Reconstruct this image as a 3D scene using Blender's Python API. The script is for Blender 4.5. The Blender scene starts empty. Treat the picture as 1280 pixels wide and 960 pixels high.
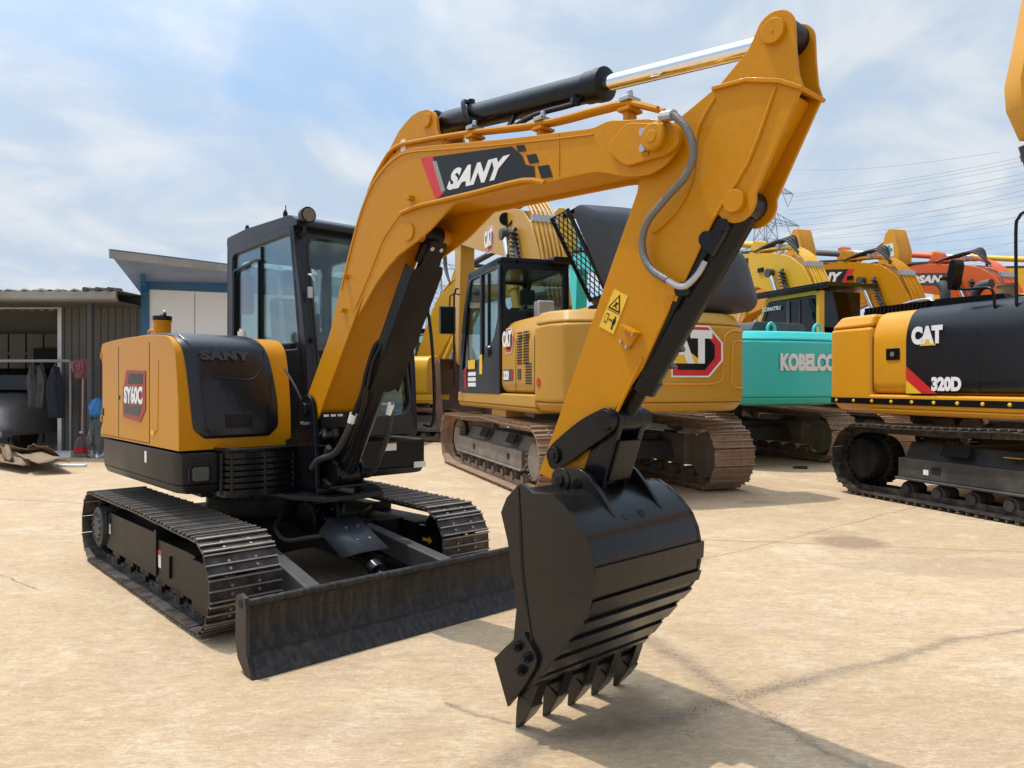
import bpy, math, random
from mathutils import Vector, Matrix
random.seed(7)
scn = bpy.context.scene
COL = scn.collection
R = math.radians

# ------------------------------------------------------------------ survey helpers
CAMH = 1.4
FOC = 920.0
class Frame:
    """A machine's own axes on the ground: a = forward, b = left, z = up.
    ab(px, py, b) reads the side outline of the photograph as (a, z) metres on the plane b."""
    def __init__(s, ox, oy, yaw):
        s.o = (ox, oy); s.yaw = yaw
        s.f = (math.cos(yaw), math.sin(yaw)); s.l = (-s.f[1], s.f[0])
    def ab(s, px, py, b):
        r = (px-640)/FOC
        t = (s.o[0]*s.l[0]+s.o[1]*s.l[1]+b)/(r*s.l[0]+s.l[1])
        a = (t*r-s.o[0])*s.f[0]+(t-s.o[1])*s.f[1]
        return (a, CAMH-(py-480)/FOC*t)
    def fa(s, px, py, a):
        r = (px-640)/FOC
        t = (s.o[0]*s.f[0]+s.o[1]*s.f[1]+a)/(r*s.f[0]+s.f[1])
        b = (t*r-s.o[0])*s.l[0]+(t-s.o[1])*s.l[1]
        return (b, CAMH-(py-480)/FOC*t)
def at(px, py, y): return Vector(((px-640)/FOC*y, y, CAMH-(py-480)/FOC*y))
def ground(px, py):
    y = FOC*CAMH/(py-480); return ((px-640)/FOC*y, y)

# ------------------------------------------------------------------ mesh builder
def catmull(pts, sub=6, closed=False):
    P = [Vector(p) for p in pts]; n = len(P); out = []
    if n < 3: return P
    rng = range(n if closed else n-1)
    for i in rng:
        p0 = P[(i-1) % n] if closed or i > 0 else P[0]
        p1 = P[i]; p2 = P[(i+1) % n]
        p3 = P[(i+2) % n] if closed or i+2 < n else P[-1]
        for k in range(sub):
            t = k/sub
            out.append(0.5*((2*p1)+(-p0+p2)*t+(2*p0-5*p1+4*p2-p3)*t*t+(-p0+3*p1-3*p2+p3)*t**3))
    if not closed: out.append(P[-1])
    return out
def inset(pts, d):
    n = len(pts); A = sum(pts[i][0]*pts[(i+1) % n][1]-pts[(i+1) % n][0]*pts[i][1] for i in range(n))
    sg = 1 if A > 0 else -1; out = []
    for i in range(n):
        p0, p1, p2 = Vector(pts[i-1]), Vector(pts[i]), Vector(pts[(i+1) % n])
        e1 = (p1-p0).normalized(); e2 = (p2-p1).normalized()
        n1 = Vector((-e1.y, e1.x))*sg; n2 = Vector((-e2.y, e2.x))*sg
        m = n1+n2; m = m/max(.4, m.dot(n1)) if m.length > 1e-6 else n1
        out.append((p1.x+m.x*d, p1.y+m.y*d))
    return out
def circ(cx, cz, r, n=20, a0=0, a1=360):
    full = (a1-a0) == 360
    return [(cx+r*math.cos(R(a0+(a1-a0)*i/(n if full else n-1))), cz+r*math.sin(R(a0+(a1-a0)*i/(n if full else n-1)))) for i in range(n)]
def stadium(p, q, r0, r1=None, n=10):
    r1 = r0 if r1 is None else r1
    p = Vector(p); q = Vector(q); an = math.degrees(math.atan2(q.y-p.y, q.x-p.x))
    return circ(q.x, q.y, r1, n, an-90, an+90)+circ(p.x, p.y, r0, n, an+90, an+270)

SPLIT = {'bolt','pin','pin_hole','frame_slot','hose_lug','hose_fitting','drain_hole','roof_fixing','bonnet_rib','bonnet_stay','lifting_eye','stud','hose_tag','bucket_ear','ram_bracket','roller_bracket','pipe_clamp','post','door_seam','panel_joint','inner_panel','hydraulic_hose','steel_pipe','sheet_rib'}
class MB:
    def __init__(s): s.v = []; s.f = []; s.m = []
    def add(s, vs, fs, mi=0):
        o = len(s.v); s.v += [tuple(v) for v in vs]
        for f in fs: s.f.append([i+o for i in f]); s.m.append(mi)
        return s
    def box(s, x0, x1, y0, y1, z0, z1, mi=0):
        return s.add([(x0,y0,z0),(x1,y0,z0),(x1,y1,z0),(x0,y1,z0),(x0,y0,z1),(x1,y0,z1),(x1,y1,z1),(x0,y1,z1)],
              [(0,3,2,1),(4,5,6,7),(0,1,5,4),(1,2,6,5),(2,3,7,6),(3,0,4,7)], mi)
    def hexa(s, P, mi=0):
        return s.add(P, [(0,3,2,1),(4,5,6,7),(0,1,5,4),(1,2,6,5),(2,3,7,6),(3,0,4,7)], mi)
    def prism(s, pts, y0, y1, mi=0):            # outline in (x,z), extruded along y
        n = len(pts)
        A = sum(pts[i][0]*pts[(i+1) % n][1]-pts[(i+1) % n][0]*pts[i][1] for i in range(n))
        if A < 0: pts = pts[::-1]
        if y0 > y1: y0, y1 = y1, y0
        vs = [(p[0], y0, p[1]) for p in pts]+[(p[0], y1, p[1]) for p in pts]
        return s.add(vs, [tuple(range(n)), tuple(range(2*n-1, n-1, -1))]+[((i+1) % n, i, i+n, (i+1) % n+n) for i in range(n)], mi)
    def prismz(s, pts, z0, z1, mi=0, top=None):           # outline in (x,y), extruded along z
        n = len(pts); top = top or pts
        A = sum(pts[i][0]*pts[(i+1) % n][1]-pts[(i+1) % n][0]*pts[i][1] for i in range(n))
        if A < 0: pts = pts[::-1]; top = top[::-1]
        vs = [(p[0], p[1], z0) for p in pts]+[(p[0], p[1], z1) for p in top]
        return s.add(vs, [tuple(range(n-1, -1, -1)), tuple(range(n, 2*n))]+[(i, (i+1) % n, (i+1) % n+n, i+n) for i in range(n)], mi)
    def prismx(s, pts, x0, x1, mi=0):           # outline in (y,z), extruded along x
        n = len(pts)
        A = sum(pts[i][0]*pts[(i+1) % n][1]-pts[(i+1) % n][0]*pts[i][1] for i in range(n))
        if A < 0: pts = pts[::-1]
        if x0 > x1: x0, x1 = x1, x0
        vs = [(x0, p[0], p[1]) for p in pts]+[(x1, p[0], p[1]) for p in pts]
        return s.add(vs, [tuple(range(n-1, -1, -1)), tuple(range(n, 2*n))]+[(i, (i+1) % n, (i+1) % n+n, i+n) for i in range(n)], mi)
    def cyl(s, p0, p1, r0, r1=None, n=24, mi=0):
        return s.rev(p0, p1, [(0, r0), (1, r0 if r1 is None else r1)], n, mi)
    def rev(s, p0, p1, prof, n=24, mi=0):       # profile of (t along axis 0..1, radius)
        p0 = Vector(p0); p1 = Vector(p1); d = p1-p0; ax = d.normalized()
        u = ax.orthogonal().normalized(); w = ax.cross(u)
        vs = []; fs = []
        for t, r in prof:
            for i in range(n):
                a = 2*math.pi*i/n; vs.append(p0+d*t+(u*math.cos(a)+w*math.sin(a))*max(r, 1e-5))
        for k in range(len(prof)-1):
            for i in range(n):
                j = (i+1) % n; fs.append((k*n+i, k*n+j, (k+1)*n+j, (k+1)*n+i))
        fs.append(tuple(range(n-1, -1, -1))); fs.append(tuple(range((len(prof)-1)*n, len(prof)*n)))
        return s.add(vs, fs, mi)
    def tube(s, pts, r, n=10, sub=5, mi=0, closed=False):
        P = catmull(pts, sub, closed) if sub > 1 else [Vector(p) for p in pts]
        vs = []; fs = []; m = len(P); up = None
        for k in range(m):
            t = (P[(k+1) % m]-P[k-1]) if closed else (P[min(k+1, m-1)]-P[max(k-1, 0)])
            t.normalize()
            if up is None: up = t.orthogonal().normalized()
            up = (up-t*up.dot(t))
            up = up.normalized() if up.length > 1e-5 else t.orthogonal().normalized()
            w = t.cross(up)
            for i in range(n):
                a = 2*math.pi*i/n; vs.append(P[k]+(up*math.cos(a)+w*math.sin(a))*r)
        for k in range(m if closed else m-1):
            for i in range(n):
                j = (i+1) % n; k2 = (k+1) % m; fs.append((k*n+i, k*n+j, k2*n+j, k2*n+i))
        if not closed: fs.append(tuple(range(n-1, -1, -1))); fs.append(tuple(range((m-1)*n, m*n)))
        return s.add(vs, fs, mi)
    def bar(s, p0, p1, w, h, up=(0,0,1), mi=0):
        p0 = Vector(p0); p1 = Vector(p1); t = (p1-p0).normalized(); u = Vector(up)
        sd = t.cross(u)
        sd = sd.normalized() if sd.length > 1e-4 else t.orthogonal().normalized()
        u = sd.cross(t)
        c = [(-w/2, -h/2), (w/2, -h/2), (w/2, h/2), (-w/2, h/2)]
        return s.hexa([p0+sd*x+u*y for x, y in c]+[p1+sd*x+u*y for x, y in c], mi)
    def sheet(s, rows, mi=0, thick=None):       # rows of points -> quads, given thickness towards the second normal
        vs = [p for r in rows for p in r]; w = len(rows[0]); fs = []
        for i in range(len(rows)-1):
            for j in range(w-1): fs.append((i*w+j, i*w+j+1, (i+1)*w+j+1, (i+1)*w+j))
        return s.add(vs, fs, mi)
    def bolt(s, p, ax, r, h=None, mi=0):
        h = h or r*.9; p = Vector(p); return s.cyl(p, p+Vector(ax)*h, r, r*.92, 6, mi)
    def loose(s):
        n = len(s.v); p = list(range(n))
        def fd(i):
            while p[i] != i: p[i] = p[p[i]]; i = p[i]
            return i
        for f in s.f:
            a = fd(f[0])
            for i in f[1:]: p[fd(i)] = a
        g = {}
        for k, f in enumerate(s.f): g.setdefault(fd(f[0]), []).append(k)
        out = []
        for ks in g.values():
            q = MB(); mp = {}
            for k in ks:
                idx = []
                for i in s.f[k]:
                    if i not in mp: mp[i] = len(q.v); q.v.append(s.v[i])
                    idx.append(mp[i])
                q.f.append(idx); q.m.append(s.m[k])
            out.append(q)
        return out
    def build(s, name, mats, parent=None, bevel=0, seg=2, ang=35, solid=0, label=None):
        if name in SPLIT and len(s.f) > 8:
            parts = s.loose(); o = None
            for q in parts: o = q.build1(name, mats, parent, bevel, seg, ang, solid, label)
            return o
        return s.build1(name, mats, parent, bevel, seg, ang, solid, label)
    def build1(s, name, mats, parent=None, bevel=0, seg=2, ang=35, solid=0, label=None):
        me = bpy.data.meshes.new(name); me.from_pydata(s.v, [], s.f)
        if not isinstance(mats, (list, tuple)): mats = [mats]
        for m in mats: me.materials.append(m)
        if len(mats) > 1:
            me.polygons.foreach_set('material_index', s.m)
        me.polygons.foreach_set('use_smooth', [True]*len(me.polygons))
        me.set_sharp_from_angle(angle=R(ang)); me.update()
        o = bpy.data.objects.new(name, me); COL.objects.link(o)
        if parent: o.parent = parent
        if solid:
            q = o.modifiers.new('solid', 'SOLIDIFY'); q.thickness = solid; q.offset = -1
        if bevel:
            b = o.modifiers.new('bevel', 'BEVEL'); b.width = bevel; b.segments = seg; b.limit_method = 'ANGLE'
            b.angle_limit = R(ang); b.harden_normals = True; b.use_clamp_overlap = True
        if label: o['label'] = label
        return o
def thing(name, label, cat, loc=(0,0,0), yaw=0, group=None):
    o = bpy.data.objects.new(name, None); COL.objects.link(o); o.location = loc; o.rotation_euler = (0,0,yaw)
    o.empty_display_size = .3
    return tag(o, label, cat, group)
def tag(o, label, cat, group=None):
    o['label'] = label; o['category'] = cat
    if group: o['group'] = group
    return o
def setting(o): o['kind'] = 'structure'; return o

_fc = {}
def lettering(name, s, mat, parent, org, xd, yd, w, h, ext=.003, bold=.03, shear=0, gap=1.0, label=None):
    """letters as a thin raised mesh, fitted to width w and height h, centred on org"""
    cu = bpy.data.curves.new(name, 'FONT'); cu.body = s; cu.size = 1; cu.offset = bold; cu.shear = shear
    cu.space_character = gap; cu.extrude = .5; cu.resolution_u = 4
    t = bpy.data.objects.new(name, cu); COL.objects.link(t)
    bpy.context.view_layer.update()
    me = bpy.data.meshes.new_from_object(t.evaluated_get(bpy.context.evaluated_depsgraph_get()))
    bpy.data.objects.remove(t)
    xs = [v.co.x for v in me.vertices]; ys = [v.co.y for v in me.vertices]
    x0, x1, y0, y1 = min(xs), max(xs), min(ys), max(ys)
    xd = Vector(xd).normalized(); yd = Vector(yd); yd = (yd-xd*yd.dot(xd)).normalized() if shear is not None else yd
    zd = xd.cross(yd); org = Vector(org)
    for v in me.vertices:
        c = v.co.copy()
        v.co = org+xd*((c.x-(x0+x1)/2)/(x1-x0)*w)+yd*((c.y-(y0+y1)/2)/(y1-y0)*h)+zd*(c.z*ext)
    me.materials.clear(); me.materials.append(mat); me.name = name
    o = bpy.data.objects.new(name, me); COL.objects.link(o); o.parent = parent
    if label: o['label'] = label
    return o
def plate(mb, pts, org, xd, yd, z0, z1, mi=0):
    """flat outline pts (u,v) on the plane org/xd/yd, from height z0 to z1 above it"""
    xd = Vector(xd).normalized(); yd = Vector(yd).normalized(); zd = xd.cross(yd); org = Vector(org)
    n = len(pts)
    A = sum(pts[i][0]*pts[(i+1) % n][1]-pts[(i+1) % n][0]*pts[i][1] for i in range(n))
    if A < 0: pts = pts[::-1]
    vs = [org+xd*p[0]+yd*p[1]+zd*z0 for p in pts]+[org+xd*p[0]+yd*p[1]+zd*z1 for p in pts]
    mb.add(vs, [tuple(range(n-1, -1, -1)), tuple(range(n, 2*n))]+[(i, (i+1) % n, (i+1) % n+n, i+n) for i in range(n)], mi)

# ------------------------------------------------------------------ materials
def nodes(name):
    m = bpy.data.materials.new(name); m.use_nodes = True
    nt = m.node_tree; return m, nt, nt.nodes, nt.links, nt.nodes['Principled BSDF']
def paint(name, col, rough=.35, dirt=.15, dcol=(.28,.22,.15), scale=2.0, coat=.0, metal=0, bump=.02, spec=.5, fine=30, streak=False, rvar=.15, wav=0):
    """painted or bare metal with uneven gloss, a film of dust and a little waviness"""
    m, nt, N, L, P = nodes(name)
    tc = N.new('ShaderNodeTexCoord')
    n1 = N.new('ShaderNodeTexNoise'); n1.inputs['Scale'].default_value = scale; n1.inputs['Detail'].default_value = 8; n1.inputs['Roughness'].default_value = .65
    if streak:
        mp = N.new('ShaderNodeMapping'); mp.inputs['Scale'].default_value = (1, 1, .12)
        L.new(tc.outputs['Object'], mp.inputs['Vector']); L.new(mp.outputs[0], n1.inputs['Vector'])
    else: L.new(tc.outputs['Object'], n1.inputs['Vector'])
    rp = N.new('ShaderNodeValToRGB'); rp.color_ramp.elements[0].position = .42; rp.color_ramp.elements[1].position = .75
    L.new(n1.outputs['Fac'], rp.inputs['Fac'])
    mul = N.new('ShaderNodeMath'); mul.operation = 'MULTIPLY'; mul.inputs[1].default_value = dirt
    L.new(rp.outputs['Color'], mul.inputs[0])
    mix = N.new('ShaderNodeMix'); mix.data_type = 'RGBA'
    mix.inputs['A'].default_value = (*col, 1); mix.inputs['B'].default_value = (*dcol, 1)
    L.new(mul.outputs[0], mix.inputs['Factor'])
    n2 = N.new('ShaderNodeTexNoise'); n2.inputs['Scale'].default_value = fine; n2.inputs['Detail'].default_value = 6
    L.new(tc.outputs['Object'], n2.inputs['Vector'])
    hs = N.new('ShaderNodeHueSaturation')
    mr = N.new('ShaderNodeMapRange'); mr.inputs['To Min'].default_value = .9; mr.inputs['To Max'].default_value = 1.1
    L.new(n2.outputs['Fac'], mr.inputs['Value']); L.new(mr.outputs[0], hs.inputs['Value']); L.new(mix.outputs['Result'], hs.inputs['Color'])
    L.new(hs.outputs[0], P.inputs['Base Color'])
    r2 = N.new('ShaderNodeMapRange'); r2.inputs['To Min'].default_value = max(.03, rough-rvar*.5); r2.inputs['To Max'].default_value = min(1, rough+rvar)
    L.new(n1.outputs['Fac'], r2.inputs['Value']); L.new(r2.outputs[0], P.inputs['Roughness'])
    P.inputs['Metallic'].default_value = metal; P.inputs['Coat Weight'].default_value = coat; P.inputs['Coat Roughness'].default_value = .08
    P.inputs['Specular IOR Level'].default_value = spec
    if bump:
        b = N.new('ShaderNodeBump'); b.inputs['Strength'].default_value = bump*4; b.inputs['Distance'].default_value = .01
        L.new(n2.outputs['Fac'], b.inputs['Height']); L.new(b.outputs[0], P.inputs['Normal'])
        if wav:
            n3 = N.new('ShaderNodeTexNoise'); n3.inputs['Scale'].default_value = 3.5; n3.inputs['Detail'].default_value = 3; L.new(tc.outputs['Object'], n3.inputs['Vector'])
            b2 = N.new('ShaderNodeBump'); b2.inputs['Strength'].default_value = wav; b2.inputs['Distance'].default_value = .05
            L.new(n3.outputs['Fac'], b2.inputs['Height']); L.new(b.outputs[0], b2.inputs['Normal']); L.new(b2.outputs[0], P.inputs['Coat Normal'])
    return m
def glass(name, tint=(.80,.88,.865), refl=.5, dark=0.0):
    m = bpy.data.materials.new(name); m.use_nodes = True; nt = m.node_tree; N = nt.nodes; L = nt.links
    N.clear(); out = N.new('ShaderNodeOutputMaterial')
    tr = N.new('ShaderNodeBsdfTransparent'); tr.inputs['Color'].default_value = (*tint, 1)
    gl = N.new('ShaderNodeBsdfGlossy'); gl.inputs['Roughness'].default_value = .02; gl.inputs['Color'].default_value = (.9,.95,1,1)
    fr = N.new('ShaderNodeFresnel'); fr.inputs['IOR'].default_value = 1.5
    no = N.new('ShaderNodeTexNoise'); no.inputs['Scale'].default_value = 1.3
    bp = N.new('ShaderNodeBump'); bp.inputs['Strength'].default_value = .05; bp.inputs['Distance'].default_value = .05
    L.new(no.outputs['Fac'], bp.inputs['Height']); L.new(bp.outputs[0], gl.inputs['Normal'])
    ad = N.new('ShaderNodeMath'); ad.operation = 'MULTIPLY_ADD'; ad.inputs[1].default_value = refl; ad.inputs[2].default_value = .02
    L.new(fr.outputs[0], ad.inputs[0])
    mx = N.new('ShaderNodeMixShader'); L.new(ad.outputs[0], mx.inputs[0]); L.new(tr.outputs[0], mx.inputs[1]); L.new(gl.outputs[0], mx.inputs[2])
    L.new(mx.outputs[0], out.inputs['Surface'])
    return m
YEL = (.50,.208,.003)
M = {}
M['yellow'] = paint('new_yellow_paint', YEL, .33, .045, (.46,.22,.02), 1.6, .10, rvar=.12, spec=.15, wav=.5)
M['black'] = paint('black_gloss_paint', (.0045,.005,.007), .24, .05, (.04,.036,.032), 2.5, .06, spec=.22)
M['blackm'] = paint('black_satin_paint', (.0055,.0055,.0065), .34, .12, (.045,.038,.032), 3, .0, spec=.22)
M['steelblk'] = paint('worn_black_steel', (.009,.0085,.008), .38, .3, (.06,.048,.038), 5, 0, streak=True, spec=.14)
M['blade'] = paint('scraped_blade_steel', (.008,.0075,.007), .42, .45, (.12,.095,.075), 34, 0, streak=True, bump=.1, spec=.4, rvar=.3, fine=90)
M['decal'] = paint('black_vinyl', (.012,.012,.013), .35, .08, (.05,.05,.05), 3, 0, spec=.3)
M['dustblk'] = paint('dusty_charcoal_frame_paint', (.03,.03,.03), .55, .7, (.13,.11,.09), 2.5, 0)
M['worn'] = paint('worn_grouser_steel', (.34,.30,.26), .38, .7, (.16,.13,.11), 14, 0, metal=.55)
M['wornrust'] = paint('worn_rusty_grouser', (.36,.24,.16), .5, .6, (.22,.14,.09), 9, 0, metal=.2)
M['cover'] = paint('glossy_charcoal_cover', (.007,.008,.011), .27, .05, (.03,.03,.03), 2, .3, spec=.3, wav=.05)
M['bucketp'] = paint('bucket_black_paint', (.005,.005,.0054), .24, .16, (.045,.034,.028), 3, .15, spec=.3, wav=.3)
M['cab'] = paint('dark_grey_cab_paint', (.011,.013,.018), .28, .05, (.05,.046,.042), 2, .10, spec=.28)
M['shoe'] = paint('dusty_black_track_steel', (.034,.029,.026), .42, .7, (.21,.17,.14), 9, 0, metal=.35)
M['emboss'] = paint('emboss_highlight_paint', (.026,.030,.038), .25, .1, (.05,.05,.05), 2, .2)  # lighter than the cover paint; letter highlights are put into this colour
M['rust'] = paint('rusty_track_steel', (.25,.15,.09), .62, .8, (.42,.30,.20), 4, 0, metal=.1, bump=.06)
M['rustd'] = paint('rusty_brown_steel', (.105,.05,.03), .65, .7, (.2,.12,.08), 3, 0, bump=.06)
M['dust'] = paint('dusty_grey_frame_paint', (.15,.125,.10), .65, .8, (.30,.24,.18), 3, 0, bump=.05)
M['catyel'] = paint('weathered_pale_yellow_paint', (.49,.25,.025), .38, .3, (.42,.27,.09), 1.2, .15, wav=.4, spec=.3)
M['catyel2'] = paint('orange_yellow_paint', (.66,.29,.012), .33, .2, (.52,.30,.06), 1.2, .2, wav=.4, spec=.3)
M['komyel'] = paint('bright_yellow_paint', (.70,.38,.008), .38, .2, (.5,.35,.1), 1.2, .1)
M['teal'] = paint('teal_paint', (.025,.52,.48), .38, .2, (.2,.35,.3), 1.2, .1)
M['orange'] = paint('orange_paint', (.62,.10,.015), .4, .2, (.5,.2,.1), 1.2, .1)
M['greyhood'] = paint('grey_plastic_and_sky_sheen', (.036,.040,.047), .42, .2, (.10,.095,.09), 2, 0)
M['chrome'] = paint('chrome_rod', (.75,.76,.78), .08, .03, (.4,.3,.2), 5, 0, metal=1, bump=0, rvar=.04)
M['steel'] = paint('zinc_steel', (.45,.45,.46), .35, .3, (.3,.25,.2), 10, 0, metal=.8)
M['rubber'] = paint('black_rubber', (.018,.018,.018), .55, .3, (.1,.09,.08), 8, 0)
M['white'] = paint('white_paint', (.75,.75,.74), .4, .15, (.5,.45,.4), 5, 0)
M['red'] = paint('red_paint', (.55,.015,.02), .4, .15, (.4,.1,.08), 5, 0)
M['dred'] = paint('dark_red_paint', (.30,.008,.012), .4, .1, (.3,.1,.08), 5, 0)
M['grey'] = paint('grey_paint', (.25,.26,.27), .5, .3, (.2,.18,.15), 5, 0)
M['dkgrey'] = paint('charcoal_paint', (.05,.05,.052), .5, .3, (.12,.11,.1), 5, 0)
M['stkyel'] = paint('sticker_yellow', (.75,.45,.02), .4, .05, (.5,.4,.2), 5, 0)
M['green'] = paint('green_vinyl', (.02,.30,.20), .4, .1, (.2,.3,.2), 5, 0)
M['hose'] = paint('grey_braided_hose', (.16,.155,.15), .45, .3, (.3,.27,.22), 30, 0, metal=.5, bump=.1, fine=160)
M['lens'] = paint('lamp_lens', (.10,.098,.09), .10, .2, (.2,.18,.16), 60, .5)
M['dark'] = paint('dark_void', (.006,.006,.006), .8, .1, (.02,.02,.02), 5, 0)
M['glass'] = glass('cab_glass')
M['dglass'] = glass('tinted_glass', (.12,.15,.15))
M['seat'] = paint('seat_cloth', (.03,.032,.035), .8, .3, (.1,.1,.1), 10, 0)
M['plastic'] = glass('clear_plastic_film', (.95,.96,.96), .35)
M['bluesteel'] = paint('blue_steel_paint', (.025,.13,.30), .5, .3, (.12,.15,.18), 2, 0)
M['bluesoffit'] = paint('pale_blue_sheet', (.24,.31,.48), .5, .5, (.12,.15,.24), 1.2, 0)
M['panelw'] = paint('white_sandwich_panel', (.84,.88,.93), .55, .12, (.6,.58,.54), .8, 0)
M['shedwall'] = paint('grey_shed_sheet', (.10,.098,.09), .6, .5, (.06,.058,.05), 1.0, 0, streak=True)
M['shedroof'] = paint('old_roof_sheet', (.30,.29,.26), .6, .6, (.14,.12,.09), 1.5, 0)
M['card'] = paint('cardboard', (.24,.16,.09), .85, .5, (.12,.08,.05), 4, 0)
M['mop'] = paint('dirty_pink_yarn', (.34,.13,.15), .95, .7, (.12,.05,.06), 30, 0, bump=.2)
M['cloth'] = paint('grey_work_clothes', (.05,.05,.053), .95, .6, (.12,.12,.12), 6, 0)
M['navy'] = paint('navy_work_clothes', (.012,.015,.03), .95, .4, (.04,.04,.06), 6, 0)
M['blue'] = paint('blue_plastic', (.01,.16,.42), .35, .3, (.1,.3,.5), 8, 0)
M['silver'] = paint('silver_car_paint', (.5,.5,.52), .3, .3, (.15,.14,.13), 3, .4, metal=.5)
M['stool'] = paint('pink_red_plastic', (.62,.03,.06), .35, .1, (.5,.1,.1), 5, 0)
M['pylon'] = paint('galvanised_steel', (.23,.25,.28), .6, .2, (.2,.2,.22), 1, 0)
# ------------------------------------------------------------------ crawler tracks
def belt_path(ar, af, zc, Rr, Rf, sag=.0, hump=0):
    """closed path of the shoe plates: list of (a, z, nx, nz) dense samples, n pointing out"""
    P = []
    for i in range(60): P.append((ar+(af-ar)*i/60, zc-(Rr+(Rf-Rr)*i/60)))
    for i in range(40):
        t = -90+180*i/40; P.append((af+Rf*math.cos(R(t)), zc+Rf*math.sin(R(t))))
    for i in range(60):
        u = i/60; z = zc+Rf+(Rr-Rf)*u
        z += hump*math.sin(math.pi*u) - sag*abs(math.sin(2*math.pi*u))
        P.append((af+(ar-af)*u, z))
    for i in range(40):
        t = 90+180*i/40; P.append((ar+Rr*math.cos(R(t)), zc+Rr*math.sin(R(t))))
    return P
def belt(P, n, y0, y1, plate_t, gr_h, gr_w, ngr=3, link=True):
    m = len(P); L = [0]
    for i in range(m):
        p, q = P[i], P[(i+1) % m]; L.append(L[-1]+math.hypot(q[0]-p[0], q[1]-p[1]))
    tot = L[-1]; pitch = tot/n; mb = MB(); k = 0; ym = (y0+y1)/2
    def pos(s):
        s %= tot
        lo, hi = 0, m
        while hi-lo > 1:
            mid = (lo+hi)//2
            if L[mid] <= s: lo = mid
            else: hi = mid
        f = (s-L[lo])/(L[lo+1]-L[lo]); p, q = P[lo], P[(lo+1) % m]
        return Vector((p[0]+(q[0]-p[0])*f, p[1]+(q[1]-p[1])*f))
    for i in range(n):
        s = i*pitch; c = pos(s); d = (pos(s+pitch*.45)-pos(s-pitch*.45)).normalized(); nn = Vector((d.y, -d.x))
        def blk(t0, t1, h0, h1, ya, yb, mi=0):
            cs = [c+d*t0+nn*h0, c+d*t1+nn*h0, c+d*t1+nn*h1, c+d*t0+nn*h1]
            mb.hexa([(cs[0].x,ya,cs[0].y),(cs[1].x,ya,cs[1].y),(cs[1].x,yb,cs[1].y),(cs[0].x,yb,cs[0].y),
                     (cs[3].x,ya,cs[3].y),(cs[2].x,ya,cs[2].y),(cs[2].x,yb,cs[2].y),(cs[3].x,yb,cs[3].y)], mi)
        h = pitch/2-.003; jj = random.uniform(-.002, .002)
        blk(-h, h, -plate_t, jj*.5, y0+jj, y1+jj)
        for g in range(ngr):
            t = (-h+gr_w*.6)+(2*h-gr_w*1.2)*g/(ngr-1) if ngr > 1 else 0
            hh = gr_h*(1 if g != 1 or ngr < 3 else .9)
            blk(t-gr_w/2, t+gr_w/2, 0, hh*.55, y0+jj, y1+jj); blk(t-gr_w/2+.0005, t+gr_w/2-.0005, hh*.55, hh, y0+jj+.001, y1+jj-.001, 1)
        if link:
            for yy in (ym-.075*(y1-y0)/.4, ym+.075*(y1-y0)/.4):
                blk(-h*1.1, h*.9, -plate_t-pitch*.33, -plate_t, yy-.018, yy+.018)
                for t in (-h*.45, h*.25):
                    q = c+d*t+nn*.0; mb.cyl((q.x, yy, q.y), (q.x+nn.x*gr_h*.5, yy, q.y+nn.y*gr_h*.5), pitch*.07, n=6, mi=1)
            q0 = c-nn*(plate_t+pitch*.2); mb.cyl((q0.x, ym-.1, q0.y), (q0.x, ym+.1, q0.y), pitch*.09, n=8)
    return mb
def wheel(mb, a, z, y0, y1, r, mi=0, n=28):
    yc = (y0+y1)/2; w = abs(y1-y0)
    mb.rev((a, min(y0,y1), z), (a, max(y0,y1), z), [(0, r*.6), (.12, r*.62), (.13, r*.86), (.3, r), (.42, r), (.43, r*.82), (.57, r*.82), (.58, r), (.7, r), (.87, r*.86), (.88, r*.62), (1, r*.6)], n, mi)

# ------------------------------------------------------------------ the compact excavator in front
YAW_S = R(42.4)-math.pi/2
S = Frame(-1.811, 5.55, YAW_S)
ex = thing('excavator', 'compact golden yellow excavator in the foreground with its black bucket teeth on the ground', 'excavator', (S.o[0], S.o[1], 0), YAW_S)

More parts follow.
